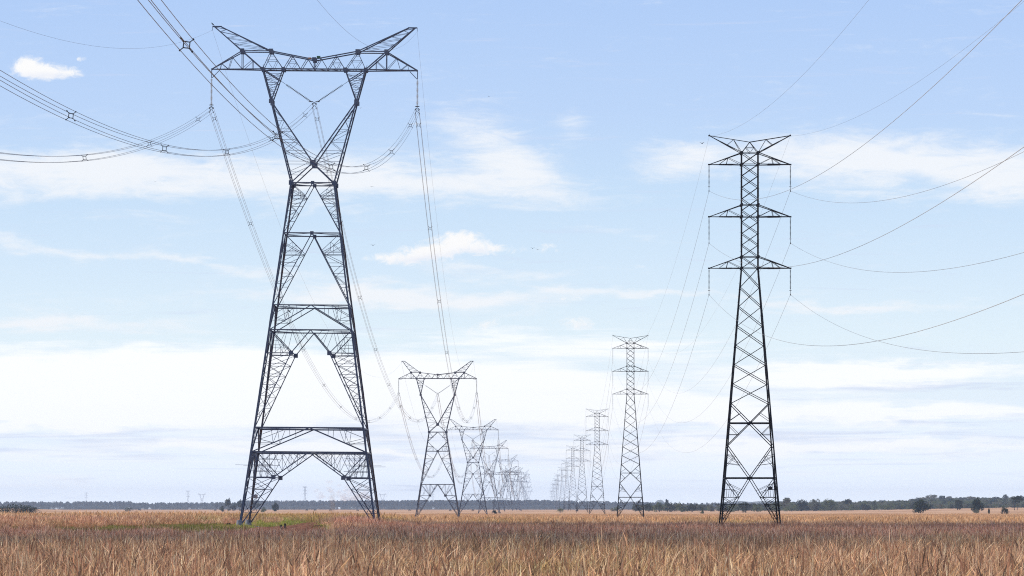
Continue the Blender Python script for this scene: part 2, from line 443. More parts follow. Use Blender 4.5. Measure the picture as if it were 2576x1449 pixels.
    p = MB(); p.box((-hw(3) - .02 + .3, hw(3) - .12, 3.05), (.48, .03, .36)); pl = p.build('number_plate', M['plate_pale'], root)
    t = MB()
    for dx, dz, w in ((0, .07, .30), (0, -.02, .22), (0, -.1, .26)): t.box((-hw(3) + .28 + dx, hw(3) - .141, 3.05 + dz), (w, .01, .03))
    t.build('plate_lettering', M['plate_print'], pl)
    P = dict(waist=2.08, depth=.85, cz=1.95, kz=7.95, az=11.1, kx=4.13, ox=5.0, ix=3.0, tip=10.0, w=.17, topnode=4.2, topnode_z=1.75, peak_z=4.15, top_c=.95,
             hornnode=7.0, bracket=.85, peak=9.95, peak_in=9.15, string=2.75, discs=22, vz=3.25)
    ends = horned_head(root, 33.4, P, st)
    for x, m_, s in ((-.43, 'plate_orange', (.32, .03, .13)), (.43, 'plate_green', (.36, .03, .2))):
        p = MB(); p.box((x, -.95, 45.55 + .02 * (x > 0) + .1 * (x > 0)), s); p.build('phase_plate', M[m_], root)
    return root, ends

def pylon_short():
    """Low-bodied sister of the tall pylon, far down the row."""
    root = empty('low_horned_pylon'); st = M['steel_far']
    hw = lambda z: 3.3 + (2.08 - 3.3) * z / 7.4
    fc = Face(hw); legs_and(root, fc, 7.4, .22, st, False); belt(fc, 7.4, .16, st, root)
    m = MB(); fc.bar(m, (0, 7.4), (hw(.2), .2), .14); fc.lace(m, (hw(7.0), 7.0), (hw(.2), .2), lerp((0, 7.4), (hw(.2), .2), .1), (hw(.2), .2), 5, .08); m.build('base_bracing', st, root)
    P = dict(waist=2.08, depth=.85, cz=1.95, kz=7.95, az=11.1, kx=4.13, ox=5.0, ix=3.0, tip=10.0, w=.2, topnode=4.2, topnode_z=1.75, peak_z=4.15, top_c=.95,
             hornnode=7.0, bracket=.5, peak=9.95, peak_in=9.15, string=2.75, discs=8, vz=3.25)
    return root, horned_head(root, 7.4, P, st, False)

def pylon_mid():
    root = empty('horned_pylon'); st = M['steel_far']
    hw = lambda z: 4.7 + (1.83 - 4.7) * z / 18.3
    fc = Face(hw); legs_and(root, fc, 18.3, .19, st, False)
    belt(fc, 7.36, .14, st, root); belt(fc, 14.3, .12, st, root); belt(fc, 18.3, .14, st, root)
    m = MB(); nx, nz = 1.65, 5.0
    fc.bar(m, (0, 7.36), (nx, nz), .12); fc.bar(m, (nx, nz), (hw(.2), .2), .12); fc.bar(m, (nx, nz), (hw(nz), nz), .11); fc.bar(m, (hw(7.36), 7.36), (nx, nz), .09)
    fc.bar(m, (nx, nz), (nx, 7.36), .07); fc.bar(m, (nx, nz), ((nx + hw(7.36)) / 2, 7.36), .06); fc.bar(m, (hw(7.36) * .75, 6.2), (hw(nz) * .8, nz), .06); fc.bar(m, (nx * .5, 6.2), (nx * .9, 7.36), .06); fc.bar(m, (nx * .5, 6.2), (nx * .2, 7.36), .06)
    fc.lace(m, (hw(nz), nz), (hw(.2), .2), (nx, nz), (hw(.2), .2), 5, .065)
    for sx in (-1, 1):
        for k in (0, 1): gusset(m, fc.pt(k, sx * nx, nz), .4)
    m.build('base_bracing', st, root)
    m = MB(); fc.bar(m, (0, 14.3), (hw(7.36), 7.36), .12); fc.lace(m, (hw(13.8), 13.8), (hw(7.36), 7.36), lerp((0, 14.3), (hw(7.36), 7.36), .08), (hw(7.36), 7.36), 6, .06)
    for k in (0, 1): gusset(m, fc.pt(k, 0, 14.3), .42)
    m.build('lower_bracing', st, root)
    m = MB(); fc.bar(m, (0, 18.3), (hw(16.3), 16.3), .11); fc.bar(m, (hw(16.3), 16.3), (0, 14.3), .11)
    for z, u in ((17.2, .95), (15.3, .95)): fc.bar(m, (hw(z), z), (u, z), .06)
    fc.bar(m, (.95, 15.3), (1.0, 14.3), .06); fc.bar(m, (.95, 17.2), (hw(18.3), 18.3), .05); fc.bar(m, (.95, 15.3), (hw(14.3), 14.3), .05)
    m.build('upper_bracing', st, root)
    for sy in (-1, 1): g = MB(); g.bar((-5.2, sy * (hw(4) + .1), 4.0), (5.2, sy * (hw(4) + .1), 4.0), .04, ell=False); g.build('climbing_guard', st, root)
    P = dict(waist=1.83, depth=.8, cz=1.6, kz=7.8, az=11.2, kx=3.64, ox=4.55, ix=2.87, tip=8.35, w=.16, topnode=3.77, topnode_z=1.25, peak_z=3.65, top_c=.8,
             hornnode=5.7, bracket=.25, peak=7.75, peak_in=7.1, string=2.75, discs=18, vz=3.15)
    return root, horned_head(root, 18.3, P, st, False)

# ------------------------------------------------------------------ slim double-circuit pylon
def pylon_slim(dz=0.0):
    root = empty('slim_lattice_pylon'); st = M['dark_steel']
    A3, A2, A1, TP = 25.2 + dz, 30.2 + dz, 35.27 + dz, 36.4 + dz
    base = 2.86 + .08 * dz
    hw = lambda z: .8 if z >= A3 else .8 + (base - .8) * (A3 - z) / A3
    fc = Face(hw)
    legs_and(root, fc, A3, .17, st, False, None, .8)
    for sx in (-1, 1):
        for sy in (-1, 1):
            l = MB()
            for a, b in ((A3, A2), (A2, A1), (A1, TP)):
                l.bar((sx * .8, sy * .8, a), (sx * .8, sy * .8, b), .15, (0, -sy, 0))
                if b - a > 2: l.bar((sx * .8, sy * .8, a + 1.9), (sx * .8, sy * .8, min(b, a + 2.8)), .17, (0, -sy, 0))
            z = 3.0
            l.build('upper_leg', st, root)
    sb = MB()
    for sx, sy in ((-1, -1), (1, 1)):
        z = 2.6
        while z < TP - .3:
            sb.bar((sx * hw(z), sy * hw(z), z), (sx * (hw(z) + .22), sy * hw(z), z), .02, ell=False); z += .62
    sb.build('climbing_step', st, root)
    m = MB(); n = 10; zs = list(np.linspace(TP, A3, n + 1))
    for a, b in zip(zs[:-1], zs[1:]): fc.bar(m, (hw(a), a), (-hw(b), b), .075)
    for z in (TP, A1, A2 + 1.15, A2, A3 + 1.1, A3): fc.bar(m, (-hw(z), z), (hw(z), z), .08, False); [gusset(m, fc.pt(k, sx * .8, z), .26) for k in (0, 1) for sx in (-1, 1)]
    m.build('mast_bracing', st, root)
    m = MB(); zs = list(np.linspace(A3, 12.05, 8 if dz < 1 else 9)); 
    for a, b in zip(zs[:-1], zs[1:]): fc.bar(m, (hw(a), a), (-hw(b), b), .085)
    fc.bar(m, (hw(12.05), 12.05), (0, 10.15), .1); c = lerp((hw(12.05), 12.05), (0, 10.15), .5); fc.bar(m, c, (hw(10.35), 10.35), .06)
    m.build('body_bracing', st, root)
    belt(fc, 10.15, .12, st, root); belt(fc, 4.82, .16, st, root)
    m = MB(); fc.bar(m, (0, 10.15), (hw(7.94), 7.94), .1); fc.bar(m, (hw(7.94), 7.94), (0, 4.82), .1)
    c = lerp((0, 10.15), (hw(7.94), 7.94), .5); fc.bar(m, c, (hw(c[1]), c[1]), .06); fc.bar(m, c, (hw(10), 10), .06)
    for t in (.33, .6): c = lerp((hw(7.94), 7.94), (0, 4.82), t); fc.bar(m, c, (hw(c[1] + .2), c[1] + .2), .05); 
    c = lerp((hw(7.94), 7.94), (0, 4.82), .33); fc.bar(m, c, (hw(5.9), 5.9), .05); fc.bar(m, (hw(7.0), 7.0), lerp((hw(7.94), 7.94), (0, 4.82), .55), .05)
    for z in (10.15, 4.82): [gusset(m, fc.pt(k, 0, z), .3) for k in (0, 1)]
    m.build('middle_bracing', st, root)
    m = MB(); a, b = (0, 4.82), (hw(.15), .15)
    fc.bar(m, a, b, .09); nx = lerp(a, b, .4); fc.bar(m, nx, (hw(nx[1]), nx[1]), .08); fc.bar(m, (hw(4.82), 4.82), nx, .08)
    for t in (.3, .6): q = lerp((hw(4.82), 4.82), nx, t); fc.bar(m, q, (hw(q[1]), q[1]), .05); fc.bar(m, q, lerp(nx, (hw(nx[1]), nx[1]), 1 - t), .05); fc.bar(m, q, lerp(a, nx, .5 + t / 2), .045)
    fc.lace(m, (hw(nx[1]), nx[1]), (hw(.15), .15), nx, b, 4, .06); fc.lace(m, (hw(nx[1]), nx[1]), (hw(.15), .15), nx, b, 4, .05, True, True)
    m.build('base_bracing', st, root)
    for sy in (-1, 1): g = MB(); g.bar((-3.25, sy * (hw(2.2) + .1), 2.25), (3.25, sy * (hw(2.2) + .1), 2.2), .05, ell=False); g.bar((-3.25, sy * (hw(2.2) + .1), 2.25), (-3.25, sy * (hw(2.2) + .1), 2.15), .05, ell=False); g.bar((3.25, sy * (hw(2.2) + .1), 2.2), (3.25, sy * (hw(2.2) + .1), 2.1), .05, ell=False); g.build('climbing_guard', st, root)
    p = MB(); p.box((1.85, -hw(3.85) - .06, 3.85), (.42, .03, .27)); p.build('number_plate', M['plate_dark'], root)
    ends = {}
    for i, za in enumerate((A1, A2, A3)):
        for s in (-1, 1):
            a = MB(); T = s * 3.95; up = 1.13
            for sy in (-1, 1):
                h = (0, -sy, 0); tp = (T, sy * .05, za)
                a.bar((s * .8, sy * .8, za), tp, .10, h); a.bar((s * .8, sy * .8, za + up), tp, .10, h)
                bl = lambda t: lerp((s * .8, sy * .8, za), tp, t); tl = lambda t: lerp((s * .8, sy * .8, za + up), tp, t)
                a.bar(tl(.42), bl(0), .05, h); a.bar(tl(.42), bl(.47), .055, h); a.bar(tl(.42), bl(.7), .055, h); a.bar(bl(.3), bl(.68), .14, h)
            for t in (.25, .5, .75):
                Y = .8 * (1 - t) + .05 * t; x = s * (.8 + 3.15 * t); a.bar((x, -Y, za), (x, Y, za), .05)
            a.box((T, 0, za), (.2, .14, .14)); a.build('crossarm', st, root)
            e, o = insulator(root, (T, 0, za - .08), 2.05, .075, 16, M['dark_disc'], False)
            k = MB(); k.tube([e, e - Vector((0, 0, .42))], .02, 5); k.torus(e - Vector((0, 0, .02)), .1, .02, 10); k.tube([e + Vector((0, -.25, -.5)), e + Vector((0, 0, -.40)), e + Vector((0, .25, -.5))], [.03, .05, .03], 6); k.build('clamp', st, o)
            ends[i, s] = (T, 0, e.z - .42)
    tp = MB()
    for sy in (-1, 1):
        for s in (-1, 1):
            tp.bar((s * .8, sy * .8, TP), (0, sy * .1, TP + 1.05), .08, (0, -sy, 0)); q = lerp((s * .8, sy * .8, TP), (0, sy * .1, TP + 1.05), .5); tp.bar(q, (0, sy * .8, TP), .05, (0, -sy, 0))
        tp.bar((-.4, sy * .45, TP + .52), (.4, sy * .45, TP + .52), .05)
    tp.build('mast_cap', st, root)
    for s in (-1, 1):
        hn = MB(); T = (s * 3.93, 0, TP + 1.68)
        for sy in (-1, 1):
            lo = (s * .8, sy * .8, TP); up = (0, sy * .1, TP + 1.05); e = (T[0], sy * .04, T[2]); h = (0, -sy, 0)
            hn.bar(lo, e, .09, h); hn.bar(up, e, .085, h)
            u = lerp(up, e, .4); hn.bar(u, lerp(lo, e, 0), .06, h); hn.bar(u, lerp(lo, e, .45), .06, h); hn.bar(lerp(lo, e, .2), lerp(lo, e, .65), .11, h)
        hn.box(T, (.18, .12, .12)); hn.bar(T, (T[0], 0, T[2] + .18), .05, ell=False); hn.build('earth_wire_horn', st, root)
        ends['e', s] = (T[0], 0, T[2] - .05)
    return root, ends

# ------------------------------------------------------------------ place the two rows
ORD = ['nearest', 'second', 'third', 'fourth', 'fifth', 'sixth', 'seventh', 'eighth', 'ninth', 'tenth', 'eleventh', 'twelfth', 'thirteenth', 'fourteenth']
def line_x(px0, D): return ((px0 - XC) / F * 433.6) + LS * (D - 433.6)
GA = 'horned pylons of the left row'; GB = 'slim pylons of the right row'
rowA, rowB = [], []
def ends_world(root, ends):
    mw = Matrix.LocRotScale(root.location, root.rotation_euler, root.scale)
    return {k: mw @ Vector(v) for k, v in ends.items()}
tall, tall_e = pylon_tall(); mid, mid_e = pylon_mid(); low, low_e = pylon_short()
yawL = -math.atan(LS)
specA = [(433.6, 'T', 44.5, 782.5), (955.3, 'M', 29.5, 1101), (1464, 'M', 27.3, 1190), (1941, 'M', 27.4, 1230.5), (2398, 'L', 19.3, 1255), (2863, 'M', 31.4, 1271.6),
         (3350, 'M', 28, None), (3830, 'M', 31.5, None), (4290, 'L', 26.5, 1300), (4740, 'M', 36.5, 1312), (5600, 'M', 38, 1317), (6300, 'M', 36, 1321), (7100, 'M', 33, 1325), (7900, 'M', 29, 1329)]
used = set()
for i, (D, ty, armz, px) in enumerate(specA):
    src, e, nat = {'T': (tall, tall_e, 44.5), 'M': (mid, mid_e, 29.5), 'L': (low, low_e, 18.5)}[ty]
    o = src if ty not in used else copy_tree(src); used.add(ty)
    x = line_x(793, D) if px is None else (px - XC) / F * D
    z = gz(x, D); o.location = (x, D, z); o.rotation_euler = (0, 0, yawL)
    if ty == 'T': o.rotation_euler = (0, R(.44), yawL)
    if armz and ty != 'T': armz += .7
    if armz: o.scale = (1, 1, (armz - z) / nat if ty != 'T' else 1)
    if i == 0: lab = 'tallest blue grey horned lattice pylon beside the green clearing'
    elif ty == 'L': lab = f'low squat horned pylon with short legs, {ORD[i]} in the left row'
    else: lab = f'grey horned lattice pylon with waisted body, {ORD[i]} in the left row'
    tag(o, lab, 'pylon', GA)
    rowA.append((o, ends_world(o, e)))
slim, slim_e = pylon_slim(); slimT, slimT_e = pylon_slim(2.3)
specB = [(433.6, 0, 35.27, 1886), (1000, 1, 37.57, 1586), (1582, 0, 34, 1502.2), (2136, 0, 33.8, 1464.4), (2740, 1, 36.8, 1440.9), (3323, 0, 34, 1426), (4024, 0, 35, 1414), (5008, 1, 36.5, 1402.8), (5594, 0, 35, 1398), (6610, 0, 35, 1391.7), (7520, 0, 27.5, 1387)]
used = set()
for i, (D, tl, az, px) in enumerate(specB):
    src, e, nat = ((slimT, slimT_e, 37.57) if tl else (slim, slim_e, 35.27))
    o = src if tl not in used else copy_tree(src); used.add(tl)
    x = (px - XC) / F * D; z = gz(x, D); o.location = (x, D, z); o.rotation_euler = (0, 0, yawL)
    az += .7
    if i == 0: o.location.z = z + .7
    else: o.scale = (1, 1, (az - z) / nat)
    lab = 'black slim three armed lattice pylon standing nearest, over the tall grass' if i == 0 else f'black slim three armed lattice pylon, {ORD[i]} in the right row'
    tag(o, lab, 'pylon', GB)
    rowB.append((o, ends_world(o, e)))
# pylons of other lines beyond the woods
FARP = [(217, 1241, 's', 'faint slim pylon far off above the blue woods, leftmost of all'), (473, 1237, 's', 'faint slim pylon behind the blue woods beside a horned one'),
        (508, 1244, 'm', 'faint horned pylon behind the blue woods beside a slim one'), (767, 1226, 's', 'faint slim pylon seen between the legs of the tallest pylon'),
        (962, 1244, 'm', 'faint horned pylon just past the right leg of the tallest pylon'), (1089, 1238, 's', 'faint slim pylon seen through the legs of the second horned pylon')]
for px, ty, k, lab in FARP:
    D = 9000.0; src = slim if k == 's' else mid; o = copy_tree(src); o.scale = (1, 1, 1)
    x = (px - XC) / F * D; top = HC + (YH - ty) / F * D + 3; z = gz(x, D); nat = 38.2 if k == 's' else 33.2
    s = (top - z) / nat; o.scale = (s * 1.0, s * 1.0, s); o.location = (x, D, z); o.rotation_euler = (0, 0, R(random.uniform(-8, 8)))
    tag(o, lab, 'pylon', 'far pylons behind the woods')

# ------------------------------------------------------------------ wires
def span_pts(p, q, b, n, t0=0, t1=1):
    p = Vector(p); q = Vector(q); L = ((q - p).xy).length; s = b * L * L / 4 * 1.0
    out = []
    for i in range(n + 1):
        t = t0 + (t1 - t0) * i / n; v = p.lerp(q, t); v.z -= 4 * s * t * (1 - t); out.append(v)
    return out
def wire(name, lab, cat, grp, p, q, b, r, m, n=90):
    mb = MB(); mb.tube(span_pts(p, q, b, n), r, 5); o = mb.build(name, m); tag(o, lab, cat, grp); return o
def spacer_mesh():
    mb = MB(); a, c = .105, .21
    cr = [(-a, -a), (a, -a), (a, a), (-a, a)]
    for i in range(4):
        p, q = cr[i], cr[(i + 1) % 4]; mb.bar((p[0], 0, p[1]), (q[0], 0, q[1]), .045, ell=False)
        mb.bar((p[0], 0, p[1]), (p[0] * 2, 0, p[1] * 2), .04, ell=False); mb.tube([(p[0] * 2, -.06, p[1] * 2), (p[0] * 2, .06, p[1] * 2)], .032, 6)
    o = mb.build('spacer', M['spacer']); me = o.data; bpy.data.objects.remove(o); return me
SPM = spacer_mesh()
def bundle(lab, grp, p, q, b, r, m, n, gaps):
    p, q = Vector(p), Vector(q)
    root = empty('conductor_bundle', (p + q) / 2 if p.y > 0 else q); tag(root, lab, 'power line', grp)
    off = root.location
    for dx in (-.2, .2):
        for dz in (-.2, .2):
            mb = MB(); mb.tube([v + Vector((dx, 0, dz)) - off for v in span_pts(p, q, b, n)], r, 5); mb.build('conductor', m, root)
    if gaps:
        L = (q - p).length; t = (L % gaps) / 2 / L + random.uniform(-.01, .01)
        while t < 1:
            v = span_pts(p, q, b, 1, t, t)[0]
            if v.y > 60:
                o = bpy.data.objects.new('spacer', SPM); COL.objects.link(o); o.parent = root; o.location = v - off; o.rotation_euler = (0, random.uniform(-.12, .12), yawL)
            t += gaps / L
    return root
YN = -178.0
sideA = {-1: 'left', 0: 'middle', 1: 'right'}
bA = {-1: 2.38e-4, 0: 2.38e-4, 1: 2.46e-4}
for i in range(0, 8):
    e1 = rowA[i - 1][1] if i else None; e2 = rowA[i][1]
    between = 'running from the tallest pylon out over the field' if i == 0 else f'between the {"tallest" if i == 1 else ORD[i-1]} and {ORD[i]} horned pylons'
    for s in (-1, 0, 1):
        q = Vector(e2['phase', s]); p = Vector(e1['phase', s]) if i else Vector((q.x - LS * (q.y - YN), YN, q.z))
        g = 52 if i < 2 else (60 if i < 5 else 0)
        r = .0125 if i < 2 else (.02 if i < 4 else .024)
        if i == 0: between = 'from the tallest pylon towards the viewer'
        bundle(f'four wire conductor bundle on the {sideA[s]} insulators, {between}', 'conductor bundles of the left row', p, q, bA[s] if i == 0 else 2.3e-4, r, M['wire'], 120 if i < 2 else 60, g)
    for s in (-1, 1):
        q = Vector(e2['earth', s]); p = Vector(e1['earth', s]) if i else Vector((q.x - LS * (q.y - YN), YN, q.z))
        wire('earth_wire', f'thin earth wire from the {sideA[s]} horn, {between}', 'earth wire', 'earth wires of the left row', p, q, 2.35e-4 if i == 0 else 2.1e-4, .007 if i < 2 else .011, M['wire'])
YB = -145.0
lev = {0: 'top', 1: 'middle', 2: 'lowest'}
for i in range(0, 8):
    e1 = rowB[i - 1][1] if i else None; e2 = rowB[i][1]
    between = 'from the nearest slim pylon towards the viewer' if i == 0 else f'between the {ORD[i-1]} and {ORD[i]} slim pylons'
    for s in (-1, 1):
        for k in range(3):
            q = Vector(e2[k, s]); p = Vector(e1[k, s]) if i else Vector((q.x - LS * (q.y - YB), YB, q.z))
            wire('conductor', f'single wire on the {lev[k]} {sideA[s]} arm, {between}', 'power line', 'single wires of the right row', p, q, (1.66e-4 if s > 0 else 1.6e-4) if i == 0 else 1.6e-4, .0115 if i < 2 else .018, M['wire_light'] if i == 0 else M['wire'])
        q = Vector(e2['e', s]); p = Vector(e1['e', s]) if i else Vector((q.x - LS * (q.y - YB), YB, q.z))
        wire('earth_wire', f'thin earth wire from the {sideA[s]} top horn, {between}', 'earth wire', 'earth wires of the right row', p, q, 1.37e-4, .0065 if i < 2 else .011, M['wire'])

# ------------------------------------------------------------------ ground
def grid_mesh(name, xs, ys_, m, dz=0.0):
    X, Y = np.meshgrid(xs, ys_); Z = ground_z(X, Y) + dz
    v = np.stack([X, Y, Z], -1).reshape(-1, 3); nx, ny = len(xs), len(ys_)
    f = [(j * nx + i, j * nx + i + 1, (j + 1) * nx + i + 1, (j + 1) * nx + i) for j in range(ny - 1) for i in range(nx - 1)]
    me = bpy.data.meshes.new(name); me.from_pydata(v.tolist(), [], f); me.update(); me.materials.append(m)
    for p in me.polygons: p.use_smooth = True
    o = bpy.data.objects.new(name, me); COL.objects.link(o); return o
def ground_mat():
    m, nt, out = mat('dry_field'); L = nt.links.new
    g = nt.nodes.new('ShaderNodeNewGeometry')
    def noise(sx, sy, scale, det=4):
        mp = nt.nodes.new('ShaderNodeMapping'); mp.inputs['Scale'].default_value = (sx, sy, 1); L(g.outputs['Position'], mp.inputs['Vector'])
        n = nt.nodes.new('ShaderNodeTexNoise'); n.inputs['Scale'].default_value = scale; n.inputs['Detail'].default_value = det; L(mp.outputs[0], n.inputs['Vector']); return n.outputs['Fac']
    r1 = nt.nodes.new('ShaderNodeValToRGB'); e = r1.color_ramp.elements
    e[0].position = .33; e[0].color = (.32, .19, .125, 1); e[1].position = .66; e[1].color = (.60, .41, .29, 1)
    x = e.new(.5); x.color = (.50, .325, .22, 1)
    L(noise(1, .35, .028, 6), r1.inputs['Fac'])
    r2 = nt.nodes.new('ShaderNodeValToRGB'); e = r2.color_ramp.elements; e[0].position = .3; e[0].color = (.7, .66, .64, 1); e[1].position = .7; e[1].color = (1.15, 1.12, 1.08, 1)
    L(noise(1, 1, .6, 5), r2.inputs['Fac'])
    mx = nt.nodes.new('ShaderNodeMix'); mx.data_type = 'RGBA'; mx.blend_type = 'MULTIPLY'; mx.inputs['Factor'].default_value = 1
    L(r1.outputs[0], mx.inputs[6]); L(r2.outputs[0], mx.inputs[7])
    d = nt.nodes.new('ShaderNodeBsdfDiffuse'); L(mx.outputs[2], d.inputs['Color']); L(d.outputs[0], out.inputs['Surface'])
    return m
M['ground'] = ground_mat()
xs = np.concatenate([np.linspace(-2950, -400, 30), np.linspace(-370, 370, 130), np.linspace(400, 2950, 30)])
ysv = np.concatenate([np.linspace(-190, 40, 10), np.linspace(50, 800, 150), np.linspace(820, 5000, 180), np.linspace(5100, 12900, 60)])
tag(grid_mesh('ground', xs, ysv, M['ground']), kind='structure')

# clearing round the nearest horned pylon: short green turf and a bare reddish patch
def clear_near(px): return 345 + 280 * float(smooth(835, 925, px)) + 10 * math.sin(px * .021)
def clear_far(px):
    return float(np.interp(px, [-100, 100, 400, 540, 600, 680, 760, 830, 880, 925], [395, 402, 430, 500, 600, 720, 760, 640, 520, 480])) + 14 * math.sin(px * .05) + 8 * math.sin(px * .13)
def in_clear(x, y):
    px = XC + x / y * F
    return px < 925 and clear_near(px) < y < clear_far(px)
def dirt_mat():
    m, nt, out = mat('red_earth'); L = nt.links.new
    g = nt.nodes.new('ShaderNodeNewGeometry'); n = nt.nodes.new('ShaderNodeTexNoise'); n.inputs['Scale'].default_value = .9; n.inputs['Detail'].default_value = 8; n.inputs['Roughness'].default_value = .7
    L(g.outputs['Position'], n.inputs['Vector']); r = nt.nodes.new('ShaderNodeValToRGB'); e = r.color_ramp.elements
    e[0].position = .35; e[0].color = (.075, .032, .024, 1); e[1].position = .7; e[1].color = (.30, .15, .105, 1); L(n.outputs['Fac'], r.inputs['Fac'])
    d = nt.nodes.new('ShaderNodeBsdfDiffuse'); L(r.outputs[0], d.inputs['Color']); L(d.outputs[0], out.inputs['Surface']); return m
M['dirt'] = dirt_mat()
DP = [((p - XC) / F * d, d) for p, d in ((585, 352), (598, 425), (640, 440), (700, 468), (745, 560), (785, 640), (815, 625), (826, 540), (815, 450), (832, 400), (822, 352), (700, 348))]
def in_poly(x, y, P):
    c = False; j = len(P) - 1
    for i in range(len(P)):
        if (P[i][1] > y) != (P[j][1] > y) and x < (P[j][0] - P[i][0]) * (y - P[i][1]) / (P[j][1] - P[i][1]) + P[i][0]: c = not c
        j = i
    return c
vs = [(-19.5, 430, gz(-19.5, 430) + .03)]; ring = []
dense = []
for i in range(len(DP)):
    a, b = DP[i], DP[(i + 1) % len(DP)]
    for t in (0, .25, .5, .75):
        dense.append((a[0] + (b[0] - a[0]) * t + random.uniform(-.5, .5), a[1] + (b[1] - a[1]) * t + random.uniform(-4, 4)))
vs, fs, K = [], [], 14
for k in range(K + 1):
    t = k / K
    for (x, y) in dense:
        X, Y = -18.5 + (x + 18.5) * t, 430 + (y - 430) * t
        vs.append((X, Y, gz(X, Y) + .04 + (.13 * random.random() + .10 * math.sin(X * 2.1) * math.sin(Y * .35)) * (1 - t) + .1 * (1 - t)))
N = len(dense)
for k in range(K):
    for j in range(N): fs.append((k * N + j, k * N + (j + 1) % N, (k + 1) * N + (j + 1) % N, (k + 1) * N + j))
mb = MB(); mb.v = vs; mb.f = fs; o = mb.build('dirt_patch', M['dirt']); tag(o, kind='structure')

# ------------------------------------------------------------------ grass (uncountable: one stuff object per kind, instanced)
def blades(n, ax, ay, hmin, hmax, w, pal, lean=.35, head=.35, headw=2.2, seed=0, base=None, nat=.25):
    rg = np.random.default_rng(seed)
    bx = rg.uniform(-ax / 2, ax / 2, n); by = rg.uniform(-ay / 2, ay / 2, n); h = rg.uniform(hmin, hmax, n) * (1 + .22 * rg.standard_normal(n)).clip(.5, 1.5)
    az = rg.uniform(0, 2 * np.pi, n); ln = np.abs(rg.standard_normal(n)) * lean * h; fc = rg.uniform(0, np.pi, n)
    ww = w * rg.uniform(.6, 1.4, n); hd = rg.random(n) < head
    cols = np.array(pal)[rg.integers(0, len(pal), n)] * rg.uniform(.72, 1.2, (n, 1))
    ts = np.array([0, .3, .6, .82, 1.0]); V, C, Fc = [], [], []
    wid = np.where(hd[:, None], np.array([.8, .7, .55, headw, .25])[None], np.array([1, 1, .8, .5, .08])[None])
    for k, t in enumerate(ts):
        off = ln * t ** 2.2; droop = np.where(hd, 0, .12) * ln * t ** 3
        cx = bx + np.cos(az) * off; cy = by + np.sin(az) * off; cz = h * t * (1 - .08 * t * (ln / np.maximum(h, .01))) - droop
        hwv = ww * wid[:, k] / 2
        V.append(np.stack([cx - np.cos(fc) * hwv, cy - np.sin(fc) * hwv, cz], -1)); V.append(np.stack([cx + np.cos(fc) * hwv, cy + np.sin(fc) * hwv, cz], -1))
        c = cols.copy()
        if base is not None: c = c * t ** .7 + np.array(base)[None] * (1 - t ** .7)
        if k >= 3: c = np.where(hd[:, None], c * np.array([1.22, 1.16, 1.12]), c)
        C.append(c); C.append(c)
    V = np.stack(V, 1).reshape(-1, 3); C = np.stack(C, 1).reshape(-1, 3).clip(0, .9)
    i0 = np.arange(n) * 10
    F4 = np.concatenate([np.stack([i0 + 2 * k, i0 + 2 * k + 1, i0 + 2 * k + 3, i0 + 2 * k + 2], -1) for k in range(4)])
    return V, C, F4
def patch_obj(name, V, C, F4, m):
    me = bpy.data.meshes.new(name); me.from_pydata(V.tolist(), [], F4.tolist()); me.update()
    a = me.color_attributes.new('col', 'FLOAT_COLOR', 'POINT'); a.data.foreach_set('color', np.concatenate([C, np.ones((len(C), 1))], 1).astype(np.float32).ravel())
    me.materials.append(m); return bpy.data.objects.new(name, me)
def scatter(name, protos, pts, rot, scl, tint, idx, kind='stuff'):
    cl = bpy.data.collections.new(name + '_clumps')
    for p in protos: cl.objects.link(p)
    me = bpy.data.meshes.new(name); me.from_pydata(np.asarray(pts).tolist(), [], [])
    n = len(pts)
    for nm, ty, arr in (('rot', 'FLOAT', rot), ('pick', 'INT', idx)):
        a = me.attributes.new(nm, ty, 'POINT'); a.data.foreach_set('value', np.asarray(arr, np.float32 if ty == 'FLOAT' else np.int32))
    a = me.attributes.new('scl', 'FLOAT_VECTOR', 'POINT'); a.data.foreach_set('vector', np.asarray(scl, np.float32).ravel())
    a = me.attributes.new('tint', 'FLOAT_COLOR', 'POINT'); a.data.foreach_set('color', np.concatenate([tint, np.ones((n, 1))], 1).astype(np.float32).ravel())
    o = bpy.data.objects.new(name, me); COL.objects.link(o)
    ng = bpy.data.node_groups.new(name + '_nodes', 'GeometryNodeTree')
    ng.interface.new_socket('Geometry', in_out='INPUT', socket_type='NodeSocketGeometry'); ng.interface.new_socket('Geometry', in_out='OUTPUT', socket_type='NodeSocketGeometry')
    N = ng.nodes.new; gi = N('NodeGroupInput'); go = N('NodeGroupOutput'); ip = N('GeometryNodeInstanceOnPoints'); ci = N('GeometryNodeCollectionInfo')
    ci.inputs['Collection'].default_value = cl; ci.inputs['Separate Children'].default_value = True; ci.inputs['Reset Children'].default_value = True
    def attr(nm, dt):
        a = N('GeometryNodeInputNamedAttribute'); a.data_type = dt; a.inputs['Name'].default_value = nm; return a.outputs['Attribute']
    cx = N('ShaderNodeCombineXYZ'); L = ng.links.new
    L(attr('rot', 'FLOAT'), cx.inputs['Z']); L(gi.outputs[0], ip.inputs['Points']); L(ci.outputs[0], ip.inputs['Instance'])
    ip.inputs['Pick Instance'].default_value = True; L(attr('pick', 'INT'), ip.inputs['Instance Index'])
    e2r = N('FunctionNodeEulerToRotation'); L(cx.outputs[0], e2r.inputs[0]); L(e2r.outputs[0], ip.inputs['Rotation']); L(attr('scl', 'FLOAT_VECTOR'), ip.inputs['Scale']); L(ip.outputs[0], go.inputs[0])
    md = o.modifiers.new('scatter', 'NODES'); md.node_group = ng
    o['kind'] = kind; return o

